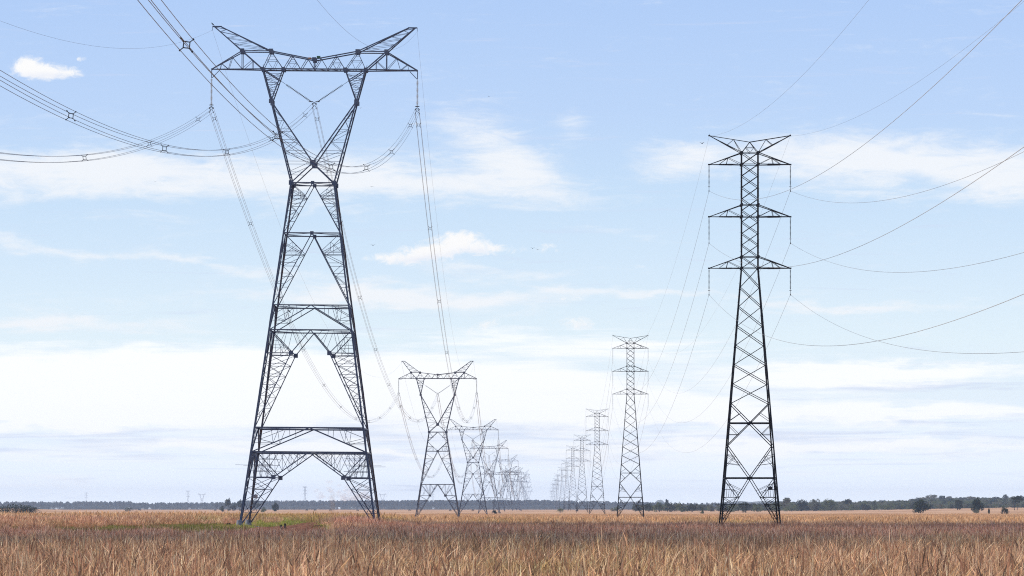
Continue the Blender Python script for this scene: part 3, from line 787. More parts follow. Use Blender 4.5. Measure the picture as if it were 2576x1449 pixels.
STRAW = [(.63, .41, .23), (.57, .34, .18), (.71, .50, .31), (.43, .245, .135), (.53, .335, .20), (.43, .26, .19), (.63, .41, .27)]
BROWN = [(.47, .275, .18), (.37, .195, .13), (.57, .37, .25), (.27, .135, .095), (.42, .245, .185), (.66, .47, .33)]
GREEN = [(.24, .32, .05), (.32, .39, .07), (.17, .22, .035), (.38, .42, .10), (.44, .36, .16)]
PALE = [(.80, .64, .46), (.72, .56, .38), (.20, .12, .09), (.16, .11, .09)]
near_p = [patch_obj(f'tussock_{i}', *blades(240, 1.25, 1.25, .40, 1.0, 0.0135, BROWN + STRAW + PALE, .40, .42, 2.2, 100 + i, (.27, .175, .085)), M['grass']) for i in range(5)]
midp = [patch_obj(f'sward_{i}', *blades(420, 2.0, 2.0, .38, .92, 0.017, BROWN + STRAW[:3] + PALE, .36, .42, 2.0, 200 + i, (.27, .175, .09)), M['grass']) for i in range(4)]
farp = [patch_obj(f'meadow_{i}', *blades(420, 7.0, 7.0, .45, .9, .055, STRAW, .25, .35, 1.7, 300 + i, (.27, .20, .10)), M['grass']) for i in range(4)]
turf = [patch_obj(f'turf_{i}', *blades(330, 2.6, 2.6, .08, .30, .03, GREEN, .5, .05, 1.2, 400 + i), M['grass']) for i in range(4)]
def jgrid(d0, d1, sx, sy, margin=1.12):
    P = []
    y = d0
    while y < d1:
        half = XC / F * y * margin + 2
        n = int(2 * half / sx) + 1
        x = -half + (np.arange(n) + RNG.uniform(0, 1, n)) * sx
        P.append(np.stack([x, y + RNG.uniform(-.5, .5, n) * sy], -1)); y += sy
    return np.concatenate(P)
def vnoise(x, y, s, seed):
    r = np.random.default_rng(seed).uniform(0, 6.28, 8); k = np.random.default_rng(seed + 1).uniform(.5, 1.6, 8); a = np.random.default_rng(seed + 2).uniform(0, 6.28, 8)
    return sum(np.sin((x * np.cos(a[i]) + y * np.sin(a[i])) / s * k[i] * 6.28 + r[i]) for i in range(8)) / 8 * 1.6
def tinted(P, strength=1.0):
    n = len(P); t = np.ones((n, 3)); x, y = P[:, 0], P[:, 1]
    v = vnoise(x, y * .45, 9, 5); g = vnoise(x, y * .4, 17, 9)
    t *= (1 + .20 * v + .14 * vnoise(x, y * .5, 3, 15))[:, None]; t *= np.array([1.18, 1.17, 1.13])[None]
    gm = np.clip(g - .35, 0, 1)[:, None] * .8
    t = t * (1 - gm) + t * np.array([.82, .98, .66]) * gm
    t *= RNG.uniform(.68, 1.3, (n, 1))
    return t
def lay(name, protos, P, tint, smin, smax, hs=None):
    n = len(P); z = ground_z(P[:, 0], P[:, 1]) - .02; s = RNG.uniform(smin, smax, n)
    h = s * (1 + .25 * vnoise(P[:, 0], P[:, 1], 6, 21)) if hs is None else s * hs
    return scatter(name, protos, np.column_stack([P, z]), RNG.uniform(0, 6.28, n), np.column_stack([s, s, h]), tint, RNG.integers(0, len(protos), n))
P1 = jgrid(70, 215, 1.0, 1.0); P1 = P1[[not in_clear(*p) for p in P1]]
cl1 = lambda P: (1 + .26 * vnoise(P[:, 0], P[:, 1] * .5, 5, 71) + .20 * vnoise(P[:, 0], P[:, 1] * .5, 1.9, 75)).clip(.5, 1.6)
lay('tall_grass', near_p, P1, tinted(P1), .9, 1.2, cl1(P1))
stems = [patch_obj(f'seed_stem_{i}', *blades(12, 1.6, 1.6, .85, 1.25, 0.0075, [(.74, .56, .40), (.66, .47, .31), (.80, .63, .46), (.56, .37, .25)], .5, .85, 2.6, 500 + i), M['grass']) for i in range(6)]
PS = jgrid(70, 360, 2.6, 2.4); PS = PS[[not in_clear(*p) for p in PS]]
lay('seed_stems', stems, PS, tinted(PS), .7, 1.05)
P2 = jgrid(215, 620, 1.5, 1.5); P2 = P2[[(p[1] < 520 and not in_clear(*p)) or (in_clear(*p) and p[1] > 440 and not in_poly(p[0], p[1], DP) and RNG.random() < .02 + .5 * float(smooth(800, 900, XC + p[0] / p[1] * F))) for p in P2]]
t2 = tinted(P2)
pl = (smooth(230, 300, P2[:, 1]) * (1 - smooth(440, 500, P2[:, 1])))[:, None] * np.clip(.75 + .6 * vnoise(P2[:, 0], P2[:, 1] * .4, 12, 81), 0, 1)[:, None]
t2 = t2 * (1 - pl) + t2 * np.array([1.02, .84, .95]) * pl          # plum tone of the cloud shade tinted into the grass colour
# greener fringe where the tall grass meets the clearing
pxs = XC + P2[:, 0] / P2[:, 1] * F
fr = np.array([max(0, 1 - abs(y - clear_far(p)) / 45) if p < 960 else 0 for p, y in zip(pxs, P2[:, 1])])[:, None]
fr = fr * (.35 + .65 * smooth(300, 600, pxs))[:, None]
t2 = t2 * (1 - fr * .5) + np.array([.70, .86, .40]) * fr * .5
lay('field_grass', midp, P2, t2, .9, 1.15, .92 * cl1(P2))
P3 = jgrid(520, 1700, 4.6, 5.5); P3 = P3[[not in_clear(*p) for p in P3]]
t3 = tinted(P3)
pxs = XC + P3[:, 0] / P3[:, 1] * F
fr = np.array([max(0, 1 - abs(y - clear_far(p)) / 130) if 480 < p < 1000 else 0 for p, y in zip(pxs, P3[:, 1])])[:, None]
fr = fr * smooth(470, 640, pxs)[:, None]
t3 = t3 * (1 - fr * .6) + np.array([.75, .88, .36]) * fr * .6
lay('meadow_grass', farp, P3, t3, .9, 1.2, (1 - .68 * smooth(640, 980, P3[:, 1])) * (1 + .25 * vnoise(P3[:, 0], P3[:, 1] * .25, 16, 61)))
P4 = jgrid(350, 770, 1.9, 2.1, 1.05); P4 = P4[[in_clear(*p) and not (in_poly(p[0], p[1], DP) and random.random() < .998) for p in P4]]
n4 = len(P4); t4 = np.ones((n4, 3)) * (1 + .35 * vnoise(P4[:, 0], P4[:, 1] * .3, 4, 31))[:, None] * RNG.uniform(.75, 1.25, (n4, 1))
dry = np.clip(1.3 * vnoise(P4[:, 0], P4[:, 1] * .12, 5, 41) + .05, 0, 1)[:, None] * .55
t4 = t4 * (1 - dry) + t4 * np.array([2.0, 1.25, 2.2]) * dry
dl = (1 - smooth(540, 620, XC + P4[:, 0] / P4[:, 1] * F))[:, None]; t4 = t4 * (1 - dl) + t4 * np.array([.62, .55, .75]) * dl  # left turf tinted darker, standing in for shade beside the tall grass
lay('green_turf', turf, P4, t4.clip(.2, 3), .8, 1.3, 1 + .5 * vnoise(P4[:, 0], P4[:, 1] * .3, 3, 51).clip(-.9, 2))

# tall stalks close to the viewer
def stalk(px, py, D, lean, lab, hw=.004):
    D = D * .4
    tip = at(px, py, D); x0 = tip.x - lean; root = empty('grass_stalk', (x0, D, gz(x0, D))); tag(root, lab, 'grass stalk', 'tall stalks close to the viewer')
    h = tip.z - gz(x0, D); pts = [Vector((lean * t ** 1.6, 0, h * t)) for t in np.linspace(0, 1, 12)]
    m = MB(); m.tube(pts, [.0022 - .001 * t for t in np.linspace(0, 1, 12)], 5); m.build('stem', M['stalk'], root)
    m = MB(); rg = random.Random(int(px))
    for k in range(8):
        t = .93 + .07 * k / 11; i = t * 11; a = pts[int(i)].lerp(pts[min(11, int(i) + 1)], i - int(i)); th = rg.uniform(0, 6.28); d = Vector((math.cos(th) * hw, math.sin(th) * hw, .02))
        m.tube([a, a + d * .6, a + d], [.0015, .003, .0008], 4)
    m.build('seed_head', M['stalk'], root)
for px, py, D, lean, lab in [(837, 1240, 32, .03, 'tallest blurred stalk, its brown head in front of the white smoke'), (722, 1365, 15, .05, 'blurred pale stalk leaning right, below the bare earth patch'),
        (848, 1395, 17, .0, 'blurred stalk just right of the tallest one'), (1212, 1402, 20, .01, 'blurred stalk low in the grass in the middle of the field'), (2266, 1396, 19, .02, 'blurred stalk on the right below the dark bushy tree'),
        (1660, 1412, 22, -.03, 'blurred stalk leaning left below the second slim pylon'), (2040, 1418, 21, .02, 'blurred stalk below the feet of the nearest slim pylon'), (70, 1400, 18, .03, 'blurred stalk at the left end of the field')]:
    stalk(px, py, D, lean, lab)

# ------------------------------------------------------------------ trees
def crown_mesh(h0, h1, w, seed, lobes=9, leaves=900, size=.42, umbrella=False):
    rg = np.random.default_rng(seed); V, Fc, Sh = [], [], []
    L = []
    for i in range(lobes):
        a = rg.uniform(0, 6.28); rr = (rg.random() ** .6) * w * .44; t = rg.random()
        zc = h0 + (h1 - h0) * ((.45 + .42 * t) if umbrella else (.18 + .66 * t)); rr *= 1 if umbrella else (1.15 - .55 * t)
        L.append((math.cos(a) * rr, math.sin(a) * rr, zc, w * rg.uniform(.10, .23), (h1 - h0) * (rg.uniform(.10, .18) if umbrella else rg.uniform(.16, .28)), rg.uniform(-.2, .2)))
    per = leaves // lobes
    for (cx, cy, cz, rw, rh, tone) in L:
        d = rg.standard_normal((per, 3)); d /= np.linalg.norm(d, axis=1)[:, None]; d *= rg.uniform(.35, 1.08, (per, 1)) ** .6
        c = np.stack([cx + d[:, 0] * rw, cy + d[:, 1] * rw, cz + d[:, 2] * rh], -1)
        a = rg.standard_normal((per, 3)); a /= np.linalg.norm(a, axis=1)[:, None]; b = np.cross(a, rg.standard_normal((per, 3))); b /= np.linalg.norm(b, axis=1)[:, None]
        s = size * rg.uniform(.5, 1.2, (per, 1))
        q = np.stack([c - a * s, c + b * s * .6, c + a * s, c - b * s * .6], 1); o = sum(len(x) for x in V); V.append(q.reshape(-1, 3))
        i0 = o + np.arange(per) * 4; Fc.append(np.stack([i0, i0 + 1, i0 + 2, i0 + 3], -1)); Sh.append(np.repeat(np.clip(.5 + tone + .25 * rg.standard_normal(per), 0, 1), 4))
    return np.concatenate(V), np.concatenate(Fc), np.concatenate(Sh)
def tree_parts(h, w, seed, lm, kind):
    rg = random.Random(seed); t = MB(); um = kind == 'umbrella'; gum = kind == 'gum'
    h0 = h * (-.06 if kind == 'bush' else .30 if gum else .02 if kind == 'dense' else .30)
    nst = {'bush': 4, 'dense': 4, 'gum': 1, 'umbrella': 2}[kind]
    for k in range(nst):
        a = rg.uniform(0, 6.28); sp = w * (.10 if nst > 1 else .02); base = Vector((math.cos(a) * sp, math.sin(a) * sp, -.1)); top = Vector((math.cos(a) * w * .22 * (0.3 if gum else 1), math.sin(a) * w * .22, h * .62))
        pts = [base.lerp(top, i / 4) + Vector((rg.uniform(-.1, .1), rg.uniform(-.1, .1), 0)) * (i > 0) for i in range(5)]; r = h * (.022 if nst > 1 else .03)
        t.tube(pts, [r * (1.15 - .2 * i) for i in range(5)], 6)
        for j in range(4):
            i = rg.randint(2, 4); a2 = rg.uniform(0, 6.28); e = pts[i] + Vector((math.cos(a2) * w * .28, math.sin(a2) * w * .28, h * rg.uniform(.10, .24))); t.tube([pts[i], pts[i].lerp(e, .5) + Vector((0, 0, .1)), e], [r * .5, r * .35, r * .15], 5)
    V, Fc, Sh = crown_mesh(h0, h * 1.0, w, seed, {'bush': 13, 'dense': 22, 'gum': 14, 'umbrella': 14}[kind], {'bush': 1100, 'dense': 2600, 'gum': 1200, 'umbrella': 1100}[kind], h * (.045 if kind == 'dense' else .05), um)
    me = bpy.data.meshes.new('crown'); me.from_pydata(V.tolist(), [], Fc.tolist()); me.update(); a = me.attributes.new('shade', 'FLOAT', 'POINT'); a.data.foreach_set('value', Sh.astype(np.float32)); me.materials.append(lm)
    return t, me
def tree(px, top, base_y, wpx, D, kind, lm, lab, cat='tree', grp='trees along the far edge of the field', name=None, seed=None):
    x = (px - XC) / F * D; z = gz(x, D); h = (HC + (YH - top) / F * D - z) * 1.1; w = wpx / F * D * 1.08
    root = empty(name or {'bush': 'bush', 'gum': 'gum_tree', 'umbrella': 'flat_topped_tree', 'dense': 'bushy_tree'}[kind], (x, D, z)); tag(root, lab, cat, grp)
    t, me = tree_parts(h, w, seed or int(px * 7 + D), lm, kind); t.build('trunk', M['bark'], root)
    c = bpy.data.objects.new('crown', me); COL.objects.link(c); c.parent = root; return root
D_, O_, G_, U_ = M['leaf_dark'], M['leaf_olive'], M['leaf_grey'], M['leaf_gum']
TR = [  # px, top, _, width, distance, kind, leaf, label, category
 (2317, 1257, 0, 47, 1900, 'dense', D_, 'near black dense tree standing alone in the field before the scrub', 'tree'),
 (2411, 1259, 0, 25, 2500, 'dense', D_, 'round dark green tree with a pale sunlit side, before the hillside scrub', 'tree'),
 (2459, 1258, 0, 35, 1950, 'dense', D_, 'dark spreading tree with bare undergrowth round its stems', 'tree'),
 (2529, 1277, 0, 22, 1600, 'bush', D_, 'small dark bush with flat top alone in the grass, rightmost', 'bush'),
 (2488, 1279, 0, 6, 1800, 'bush', D_, 'tiny upright bush between the spreading tree and the flat topped bush', 'bush'),
 (2556, 1251, 0, 36, 2300, 'umbrella', D_, 'broad dark tree at the right edge on thick trunks', 'tree'),
 (2338, 1246, 0, 34, 4300, 'umbrella', G_, 'grey green flat crown highest on the skyline above the lone black tree', 'tree'),
 (2369, 1249, 0, 16, 4350, 'umbrella', D_, 'small dark flat crown on the skyline, second from the highest one', 'tree'),
 (2386, 1250, 0, 20, 4300, 'umbrella', G_, 'low grey crown on the skyline right of the small dark flat one', 'tree'),
 (2420, 1252, 0, 22, 4400, 'umbrella', D_, 'dark umbrella crown on the skyline above the round dark tree', 'tree'),
 (2447, 1250, 0, 24, 4400, 'umbrella', G_, 'wide grey umbrella crown on the skyline above the spreading tree', 'tree'),
 (2478, 1254, 0, 20, 4500, 'umbrella', O_, 'thin low crown on the skyline past the wide grey umbrella', 'tree'),
 (2505, 1251, 0, 17, 4500, 'umbrella', D_, 'dark round crown on the ridge left of the lollipop tree', 'tree'),
 (2529, 1246, 0, 15, 4500, 'gum', D_, 'lollipop shaped dark tree rising alone on the right ridge', 'tree'),
 (2566, 1248, 0, 26, 4400, 'umbrella', D_, 'dark flat crown on the ridge at the right edge', 'tree'),
 (2293, 1258, 0, 14, 3600, 'dense', D_, 'dark bushy tree at the foot of the hillside, left of the lone black tree', 'tree'),
 (2264, 1262, 0, 26, 3300, 'bush', O_, 'olive bush at the left foot of the hillside scrub', 'bush'),
 (2352, 1262, 0, 30, 3300, 'bush', O_, 'olive green scrub tree just right of the lone black tree', 'tree'),
 (2392, 1262, 0, 26, 3200, 'bush', O_, 'bright olive scrub tree left of the round dark tree', 'tree'),
 (2436, 1262, 0, 30, 3200, 'bush', O_, 'bright olive scrub between the round dark tree and the spreading tree', 'tree'),
 (2500, 1266, 0, 44, 3300, 'bush', G_, 'grey leafless looking scrub right of the spreading tree', 'bush'),
 (2536, 1265, 0, 34, 3400, 'bush', G_, 'grey scrub in front of the right ridge', 'bush'),
 (2231, 1264, 0, 30, 3300, 'bush', G_, 'grey green bush in the scrub gap before the hillside', 'bush'),
 (2196, 1264, 0, 28, 3200, 'bush', D_, 'dark bush in the middle of the low scrub right of the nearest slim pylon', 'bush'),
 (2164, 1268, 0, 34, 3200, 'bush', O_, 'low olive bush left of the dark scrub bush', 'bush'),
 (2132, 1258, 0, 22, 3100, 'umbrella', D_, 'dark flat crown rising at the right end of the tree clump', 'tree'),
 (2118, 1268, 0, 32, 3000, 'bush', G_, 'grey bush under the flat crown of the tree clump', 'bush'),
 (2086, 1259, 0, 38, 2900, 'dense', O_, 'broad olive tree in the middle of the tree clump', 'tree'),
 (2050, 1258, 0, 32, 2900, 'dense', G_, 'grey green broad tree left of middle in the tree clump', 'tree'),
 (2016, 1259, 0, 30, 2900, 'dense', D_, 'dark rounded tree in the tree clump, second from the slim pylon', 'tree'),
 (1978, 1255, 0, 24, 2900, 'umbrella', G_, 'tall layered tree beside the right legs of the nearest slim pylon', 'tree'),
 (1990, 1268, 0, 36, 2700, 'bush', O_, 'low bush at the foot of the tall layered tree', 'bush'),
 (1872, 1266, 0, 36, 2300, 'dense', D_, 'dark bush framed by the legs of the nearest slim pylon', 'bush'),
 (1905, 1268, 0, 30, 2500, 'bush', O_, 'olive bush behind the right legs of the nearest slim pylon', 'bush'),
 (1842, 1268, 0, 30, 2500, 'bush', O_, 'olive bush behind the left legs of the nearest slim pylon', 'bush'),
 (1790, 1268, 0, 22, 2700, 'bush', G_, 'grey bush left of the nearest slim pylon', 'bush'),
 (1740, 1268, 0, 26, 2500, 'bush', D_, 'dark bush at the right end of the bush row', 'bush'),
 (1712, 1266, 0, 30, 2500, 'bush', O_, 'olive bush second from the right end of the bush row', 'bush'),
 (1684, 1266, 0, 32, 2500, 'bush', D_, 'dark rounded bush in the middle of the bush row', 'bush'),
 (1656, 1266, 0, 28, 2500, 'bush', O_, 'olive bush in the row under the cone shaped hill', 'bush'),
 (1630, 1268, 0, 24, 2600, 'bush', D_, 'dark bush at the left end of the bush row by the second slim pylon', 'bush'),
 (1600, 1270, 0, 22, 2700, 'bush', D_, 'dark bush framed by the legs of the second slim pylon', 'bush'),
 (1548, 1272, 0, 26, 2700, 'bush', O_, 'low bush left of the second slim pylon', 'bush'),
 (1678, 1259, 0, 10, 3600, 'gum', U_, 'thin tree rising above the bush row', 'tree'),
 (573, 1255, 0, 15, 3000, 'gum', U_, 'tall open gum tree, left of a pair beside the tallest pylon', 'tree'),
 (603, 1258, 0, 12, 3000, 'gum', U_, 'slimmer gum tree next to the left leg of the tallest pylon', 'tree'),
 (588, 1268, 0, 26, 3000, 'bush', U_, 'low dark trees under the pair of gums', 'tree'),
 (640, 1262, 0, 26, 3200, 'gum', U_, 'gum tree seen through the left legs of the tallest pylon', 'tree'),
 (693, 1264, 0, 15, 2800, 'dense', D_, 'dark rounded tree standing before the blue woods inside the tallest pylon', 'tree'),
 (10, 1270, 0, 50, 1700, 'bush', D_, 'near black bush at the left edge on the low rise', 'bush'),
 (38, 1269, 0, 52, 1700, 'bush', D_, 'near black bush in the middle of the dark hedge on the rise', 'bush'),
 (64, 1271, 0, 46, 1700, 'bush', D_, 'near black bush third along the dark hedge', 'bush'),
 (84, 1274, 0, 34, 1700, 'bush', D_, 'low near black bush ending the dark hedge', 'bush'),
 (325, 1277, 0, 22, 2600, 'bush', D_, 'low dark bush before the far left woods', 'bush'),
 (560, 1274, 0, 18, 2600, 'bush', D_, 'small dark bush before the woods left of the gum pair', 'bush'),
 (663, 1275, 0, 14, 2400, 'bush', O_, 'small green bush between the left legs and the dark rounded tree', 'bush'),
 (1410, 1279, 0, 20, 2200, 'bush', O_, 'low green bush between the two rows of pylons', 'bush'),
 (1245, 1283, 0, 9, 1700, 'bush', D_, 'tiny dark shrub left of the distant cattle', 'bush'),
 (2455, 1281, 0, 24, 1850, 'bush', G_, 'leggy grey undergrowth round the spreading tree', 'bush'),
 (1768, 1278, 0, 8, 1900, 'bush', O_, 'small shrub in the grass left of the nearest slim pylon', 'bush')]
for a in TR: tree(a[0], a[1], a[2], a[3], a[4], a[5], a[6], a[7], a[8])
sh = tree(576, 1316, 0, 20, 420, 'bush', D_, 'small black shrub beside the pale footings of the tallest pylon', 'bush', 'shrubs in the clearing', 'shrub')
for px, ty, w in ((657, 1310, 12), (782, 1309, 10), (700, 1306, 9), (728, 1304, 14), (760, 1305, 12), (845, 1318, 12), (813, 1312, 9)):
    D = 470 + (1326 - ty) * 12
    tree(px, ty - 2, 0, w, D, 'bush', D_ if w > 9 else O_, 'small dark shrub in the green clearing under the tallest pylon', 'bush', 'shrubs in the clearing', 'shrub')
for px, lab in ((707, 'short charred stump on the bare earth, left of two'), (717, 'short charred stump on the bare earth, right of two')):
    p = at(px, 1330, 395); m = MB(); m.tube([(0, 0, -.1), (.02, 0, .3), (-.02, .02, .62 if px > 710 else .5)], [.13, .11, .08], 7)
    root = m.build('stump', M['dead_wood']); root.location = (p.x, 395, gz(p.x, 395)); tag(root, lab, 'stump', 'stumps on the bare earth')

# far woods: nobody could count them
def wood_proto(name, h, w, seed, lm, kind):
    t, me = tree_parts(h, w, seed, lm, kind)
    nv = len(me.vertices); o2 = t.build(name, M['bark']); tv = np.array(t.v); V = np.empty(nv * 3); me.vertices.foreach_get('co', V); V = V.reshape(-1, 3)
    sh = np.empty(nv); me.attributes['shade'].data.foreach_get('value', sh); bpy.data.objects.remove(o2)
    fs = [tuple(p.vertices) for p in me.polygons] + [tuple(i + nv for i in f) for f in t.f]
    m2 = bpy.data.meshes.new(name); m2.from_pydata(np.concatenate([V, tv]).tolist(), [], fs); m2.update(); m2.materials.append(lm); m2.materials.append(M['bark'])
    a = m2.attributes.new('shade', 'FLOAT', 'POINT'); a.data.foreach_set('value', np.concatenate([sh, np.zeros(len(tv))]).astype(np.float32))
    mi = np.array([0] * len(me.polygons) + [1] * len(t.f), np.int32); m2.polygons.foreach_set('material_index', mi)
    return bpy.data.objects.new(name, m2)
gp = [wood_proto(f'gum_{i}', 10, [4.2, 5, 5.8, 5][i], 900 + i, U_, 'gum') for i in range(4)]
def woods(name, protos, specs):
    P, Sc = [], []
    for (x0, x1, top0, top1, D0, D1, n, hs) in specs:
        px = RNG.uniform(x0, x1, n); D = RNG.uniform(D0, D1, n); x = (px - XC) / F * D; z = ground_z(x, D)
        top = top0 + (top1 - top0) * (px - x0) / (x1 - x0); h = (HC + (YH - top) / F * D - z) * RNG.uniform(1 - hs, 1 + hs * .35, n)
        P.append(np.column_stack([x, D, z])); Sc.append(np.column_stack([h / 10 * RNG.uniform(.8, 1.25, n)] * 2 + [h / 10]))
    P = np.concatenate(P); Sc = np.concatenate(Sc); n = len(P)
    return scatter(name, protos, P, RNG.uniform(0, 6.28, n), Sc, np.ones((n, 3)), RNG.integers(0, len(protos), n))
woods('blue_woods', gp, [(-60, 330, 1263, 1261, 7200, 8200, 360, .22), (330, 560, 1265, 1264, 6900, 7900, 250, .28), (540, 640, 1264, 1261, 6000, 7000, 90, .25), (600, 1380, 1260, 1258, 6900, 7800, 900, .14), (1320, 1660, 1258, 1264, 6800, 7700, 340, .22), (1620, 1960, 1266, 1265, 5600, 6600, 280, .3)])
ub = [wood_proto(f'understory_{i}', 10, 24, 970 + i, U_, 'bush') for i in range(2)]
woods('woodland_edge', ub, [(-80, 1980, 1273, 1272, 6300, 6700, 640, .3)])
bp = [wood_proto(f'scrub_{i}', 10, [11, 13, 15, 12][i], 950 + i, [O_, G_, O_, D_][i], ['bush', 'umbrella', 'bush', 'dense'][i]) for i in range(4)]
woods('hillside_woods', bp, [(1950, 2300, 1264, 1262, 3400, 4200, 240, .3), (2270, 2620, 1261, 1260, 3400, 4000, 220, .3), (2290, 2620, 1256, 1255, 4000, 4400, 220, .25), (2310, 2620, 1252, 1251, 4400, 4900, 160, .2), (1600, 1960, 1270, 1269, 2900, 3500, 150, .4), (1950, 2600, 1269, 1267, 2950, 3300, 260, .35), (1960, 2290, 1262, 1260, 3300, 3800, 130, .3), (2300, 2600, 1257, 1257, 3600, 4200, 200, .25)])

# ------------------------------------------------------------------ hills
def hill(px, wpx, top, D, rough, seed):
    rg = np.random.default_rng(seed); n = 60; xs_ = np.linspace(-1, 1, n); H = HC + (YH - top) / F * D + 12
    prof = (1 - np.abs(xs_) ** rough[0]).clip(0) ** rough[1]; prof = prof * (1 + .06 * np.sin(xs_ * 9 + seed) + .03 * np.sin(xs_ * 23))
    vs, fs = [], []; m = 12
    for j in range(m):
        t = j / (m - 1) * 2 - 1; k = (1 - t * t)
        for i in range(n): vs.append(((px - XC) / F * D + xs_[i] * wpx / F * D / 2, D + t * 350, -12 + H * prof[i] * k))
    fs = [(j * n + i, j * n + i + 1, (j + 1) * n + i + 1, (j + 1) * n + i) for j in range(m - 1) for i in range(n - 1)]
    mb = MB(); mb.v = vs; mb.f = fs; o = mb.build('hill', M['hill']); tag(o, kind='structure')
    for p in o.data.polygons: p.use_smooth = True
M['hill'] = principled('wooded_hill', (.055, .075, .060), .95, 0, (.085, .10, .075), .02)
hill(1662, 80, 1257, 12000, (1.3, 1.0), 3); hill(1900, 360, 1260, 12300, (2.2, 1.0), 5)

# ------------------------------------------------------------------ cattle
def skin_mesh(name, joints, edges, radii, sub=1):
    me = bpy.data.meshes.new(name); me.from_pydata(joints, edges, []); o = bpy.data.objects.new(name, me); COL.objects.link(o)
    md = o.modifiers.new('s', 'SKIN'); md.use_smooth_shade = True
    for v, r in zip(me.skin_vertices[0].data, radii): v.radius = r if hasattr(r, '__len__') else (r, r)
    me.skin_vertices[0].data[0].use_root = True
    o.modifiers.new('u', 'SUBSURF').levels = sub; o.modifiers['u'].render_levels = sub
    dg = bpy.context.evaluated_depsgraph_get(); dg.update(); m2 = bpy.data.meshes.new_from_object(o.evaluated_get(dg)); bpy.data.objects.remove(o); return m2
def cow_mesh(graze):
    J = [(0, 0, 1.02), (.55, 0, 1.0), (-.5, 0, 1.04), (-.85, 0, 1.08)]; Rr = [(.36, .36), (.37, .36), (.34, .33), (.22, .24)]; E = [(0, 1), (0, 2), (2, 3)]
    neck = [(.95, 0, 1.08), (1.22, 0, .80 if graze else 1.28), (1.42, 0, .42 if graze else 1.26), (1.55, 0, .22 if graze else 1.12)]
    i = len(J); J += neck; Rr += [(.24, .2), (.17, .15), (.14, .12), (.08, .08)]; E += [(1, i), (i, i + 1), (i + 1, i + 2), (i + 2, i + 3)]
    for x, s, src in ((.55, .2, 1), (.55, -.2, 1), (-.62, .2, 2), (-.62, -.2, 2)):
        i = len(J); bx = .05 if x > 0 else -.12
        J += [(x, s, .72), (x + bx * .3, s, .42), (x - bx * .2, s, .18), (x, s, 0)]; Rr += [(.15, .14), (.08, .08), (.06, .06), (.065, .065)]; E += [(src, i), (i, i + 1), (i + 1, i + 2), (i + 2, i + 3)]
    return skin_mesh('cow', J, E, Rr)
CM = [cow_mesh(True), cow_mesh(False)]
def cow_extras(graze):
    t = MB(); t.tube([(-.98, 0, 1.15), (-1.08, 0, .9), (-1.06, 0, .5), (-1.07, 0, .32)], [.03, .022, .018, .04], 5)
    e = MB(); hz = .62 if graze else 1.36; hx = 1.3 if graze else 1.34
    for s in (-1, 1): e.tube([(hx, s * .1, hz), (hx - .05, s * .26, hz + .03), (hx - .04, s * .32, hz)], [.03, .05, .012], 5)
    return t, e
EX = []
for gflag in (True, False):
    t, e = cow_extras(gflag); EX.append((t, e))
def cow(px, D, rot, m, lab, graze, zoff=0):
    x = (px - XC) / F * D; me = CM[0 if graze else 1].copy(); me.materials.clear(); me.materials.append(m)
    o = bpy.data.objects.new('cow', me); COL.objects.link(o); o.scale = (.8, .8, .8); o.location = (x, D, gz(x, D) + zoff); o.rotation_euler = (0, 0, rot); tag(o, lab, 'cow', 'cattle grazing in the far field')
    t, e = EX[0 if graze else 1]; t.build('tail', m, o); e.build('ear', m, o)
HD, HB, HW = M['hide_dark'], M['hide_brown'], M['hide_white']
cow(1241, 1880, .2, HD, 'black cow between the legs of the fourth horned pylon, the left of two', True)
cow(1255, 1880, .9, HW, 'black and white cow beside the leg of the fourth horned pylon', True)
CW = [(1661, 1290, HD), (1688, 1289, HD), (1699, 1291, HB), (1719, 1290, HD), (1740, 1289, HB), (1758, 1290, HW), (1791, 1290, HB), (1809, 1290, HD), (1825, 1289, HB), (1841, 1290, HD), (1856, 1289, HD), (1868, 1290, HW),
      (1452, 1290, HB), (1541, 1289, HD), (352, 1282, HB), (541, 1283, HD), (577, 1283, HD), (607, 1283, HD), (772, 1286, HB), (793, 1284, HD), (900, 1287, HD), (831, 1287, HB), (1030, 1284, HB), (1132, 1284, HD), (1190, 1284, HB), (1310, 1286, HB), (2180, 1289, HD), (2215, 1286, HW)]
for i, (px, y, m) in enumerate(CW):
    if 1650 < px < 1880: lab = {0: 'dark cow grazing in the line of cattle left of the nearest slim pylon', 1: 'brown cow grazing in the line of cattle left of the nearest slim pylon', 2: 'pale cow grazing in the line of cattle left of the nearest slim pylon'}[[HD, HB, HW].index(m)]
    else: lab = {0: 'dark cow grazing alone, only its back above the far grass', 1: 'brown cow grazing alone, only its back above the far grass', 2: 'pale cow grazing alone, only its back above the far grass'}[[HD, HB, HW].index(m)]
    D = 2300 if px > 1400 else 2450
    cow(px, D + 350, random.choice([0, math.pi]) + random.uniform(-.6, .6), m, lab, random.random() < .75)

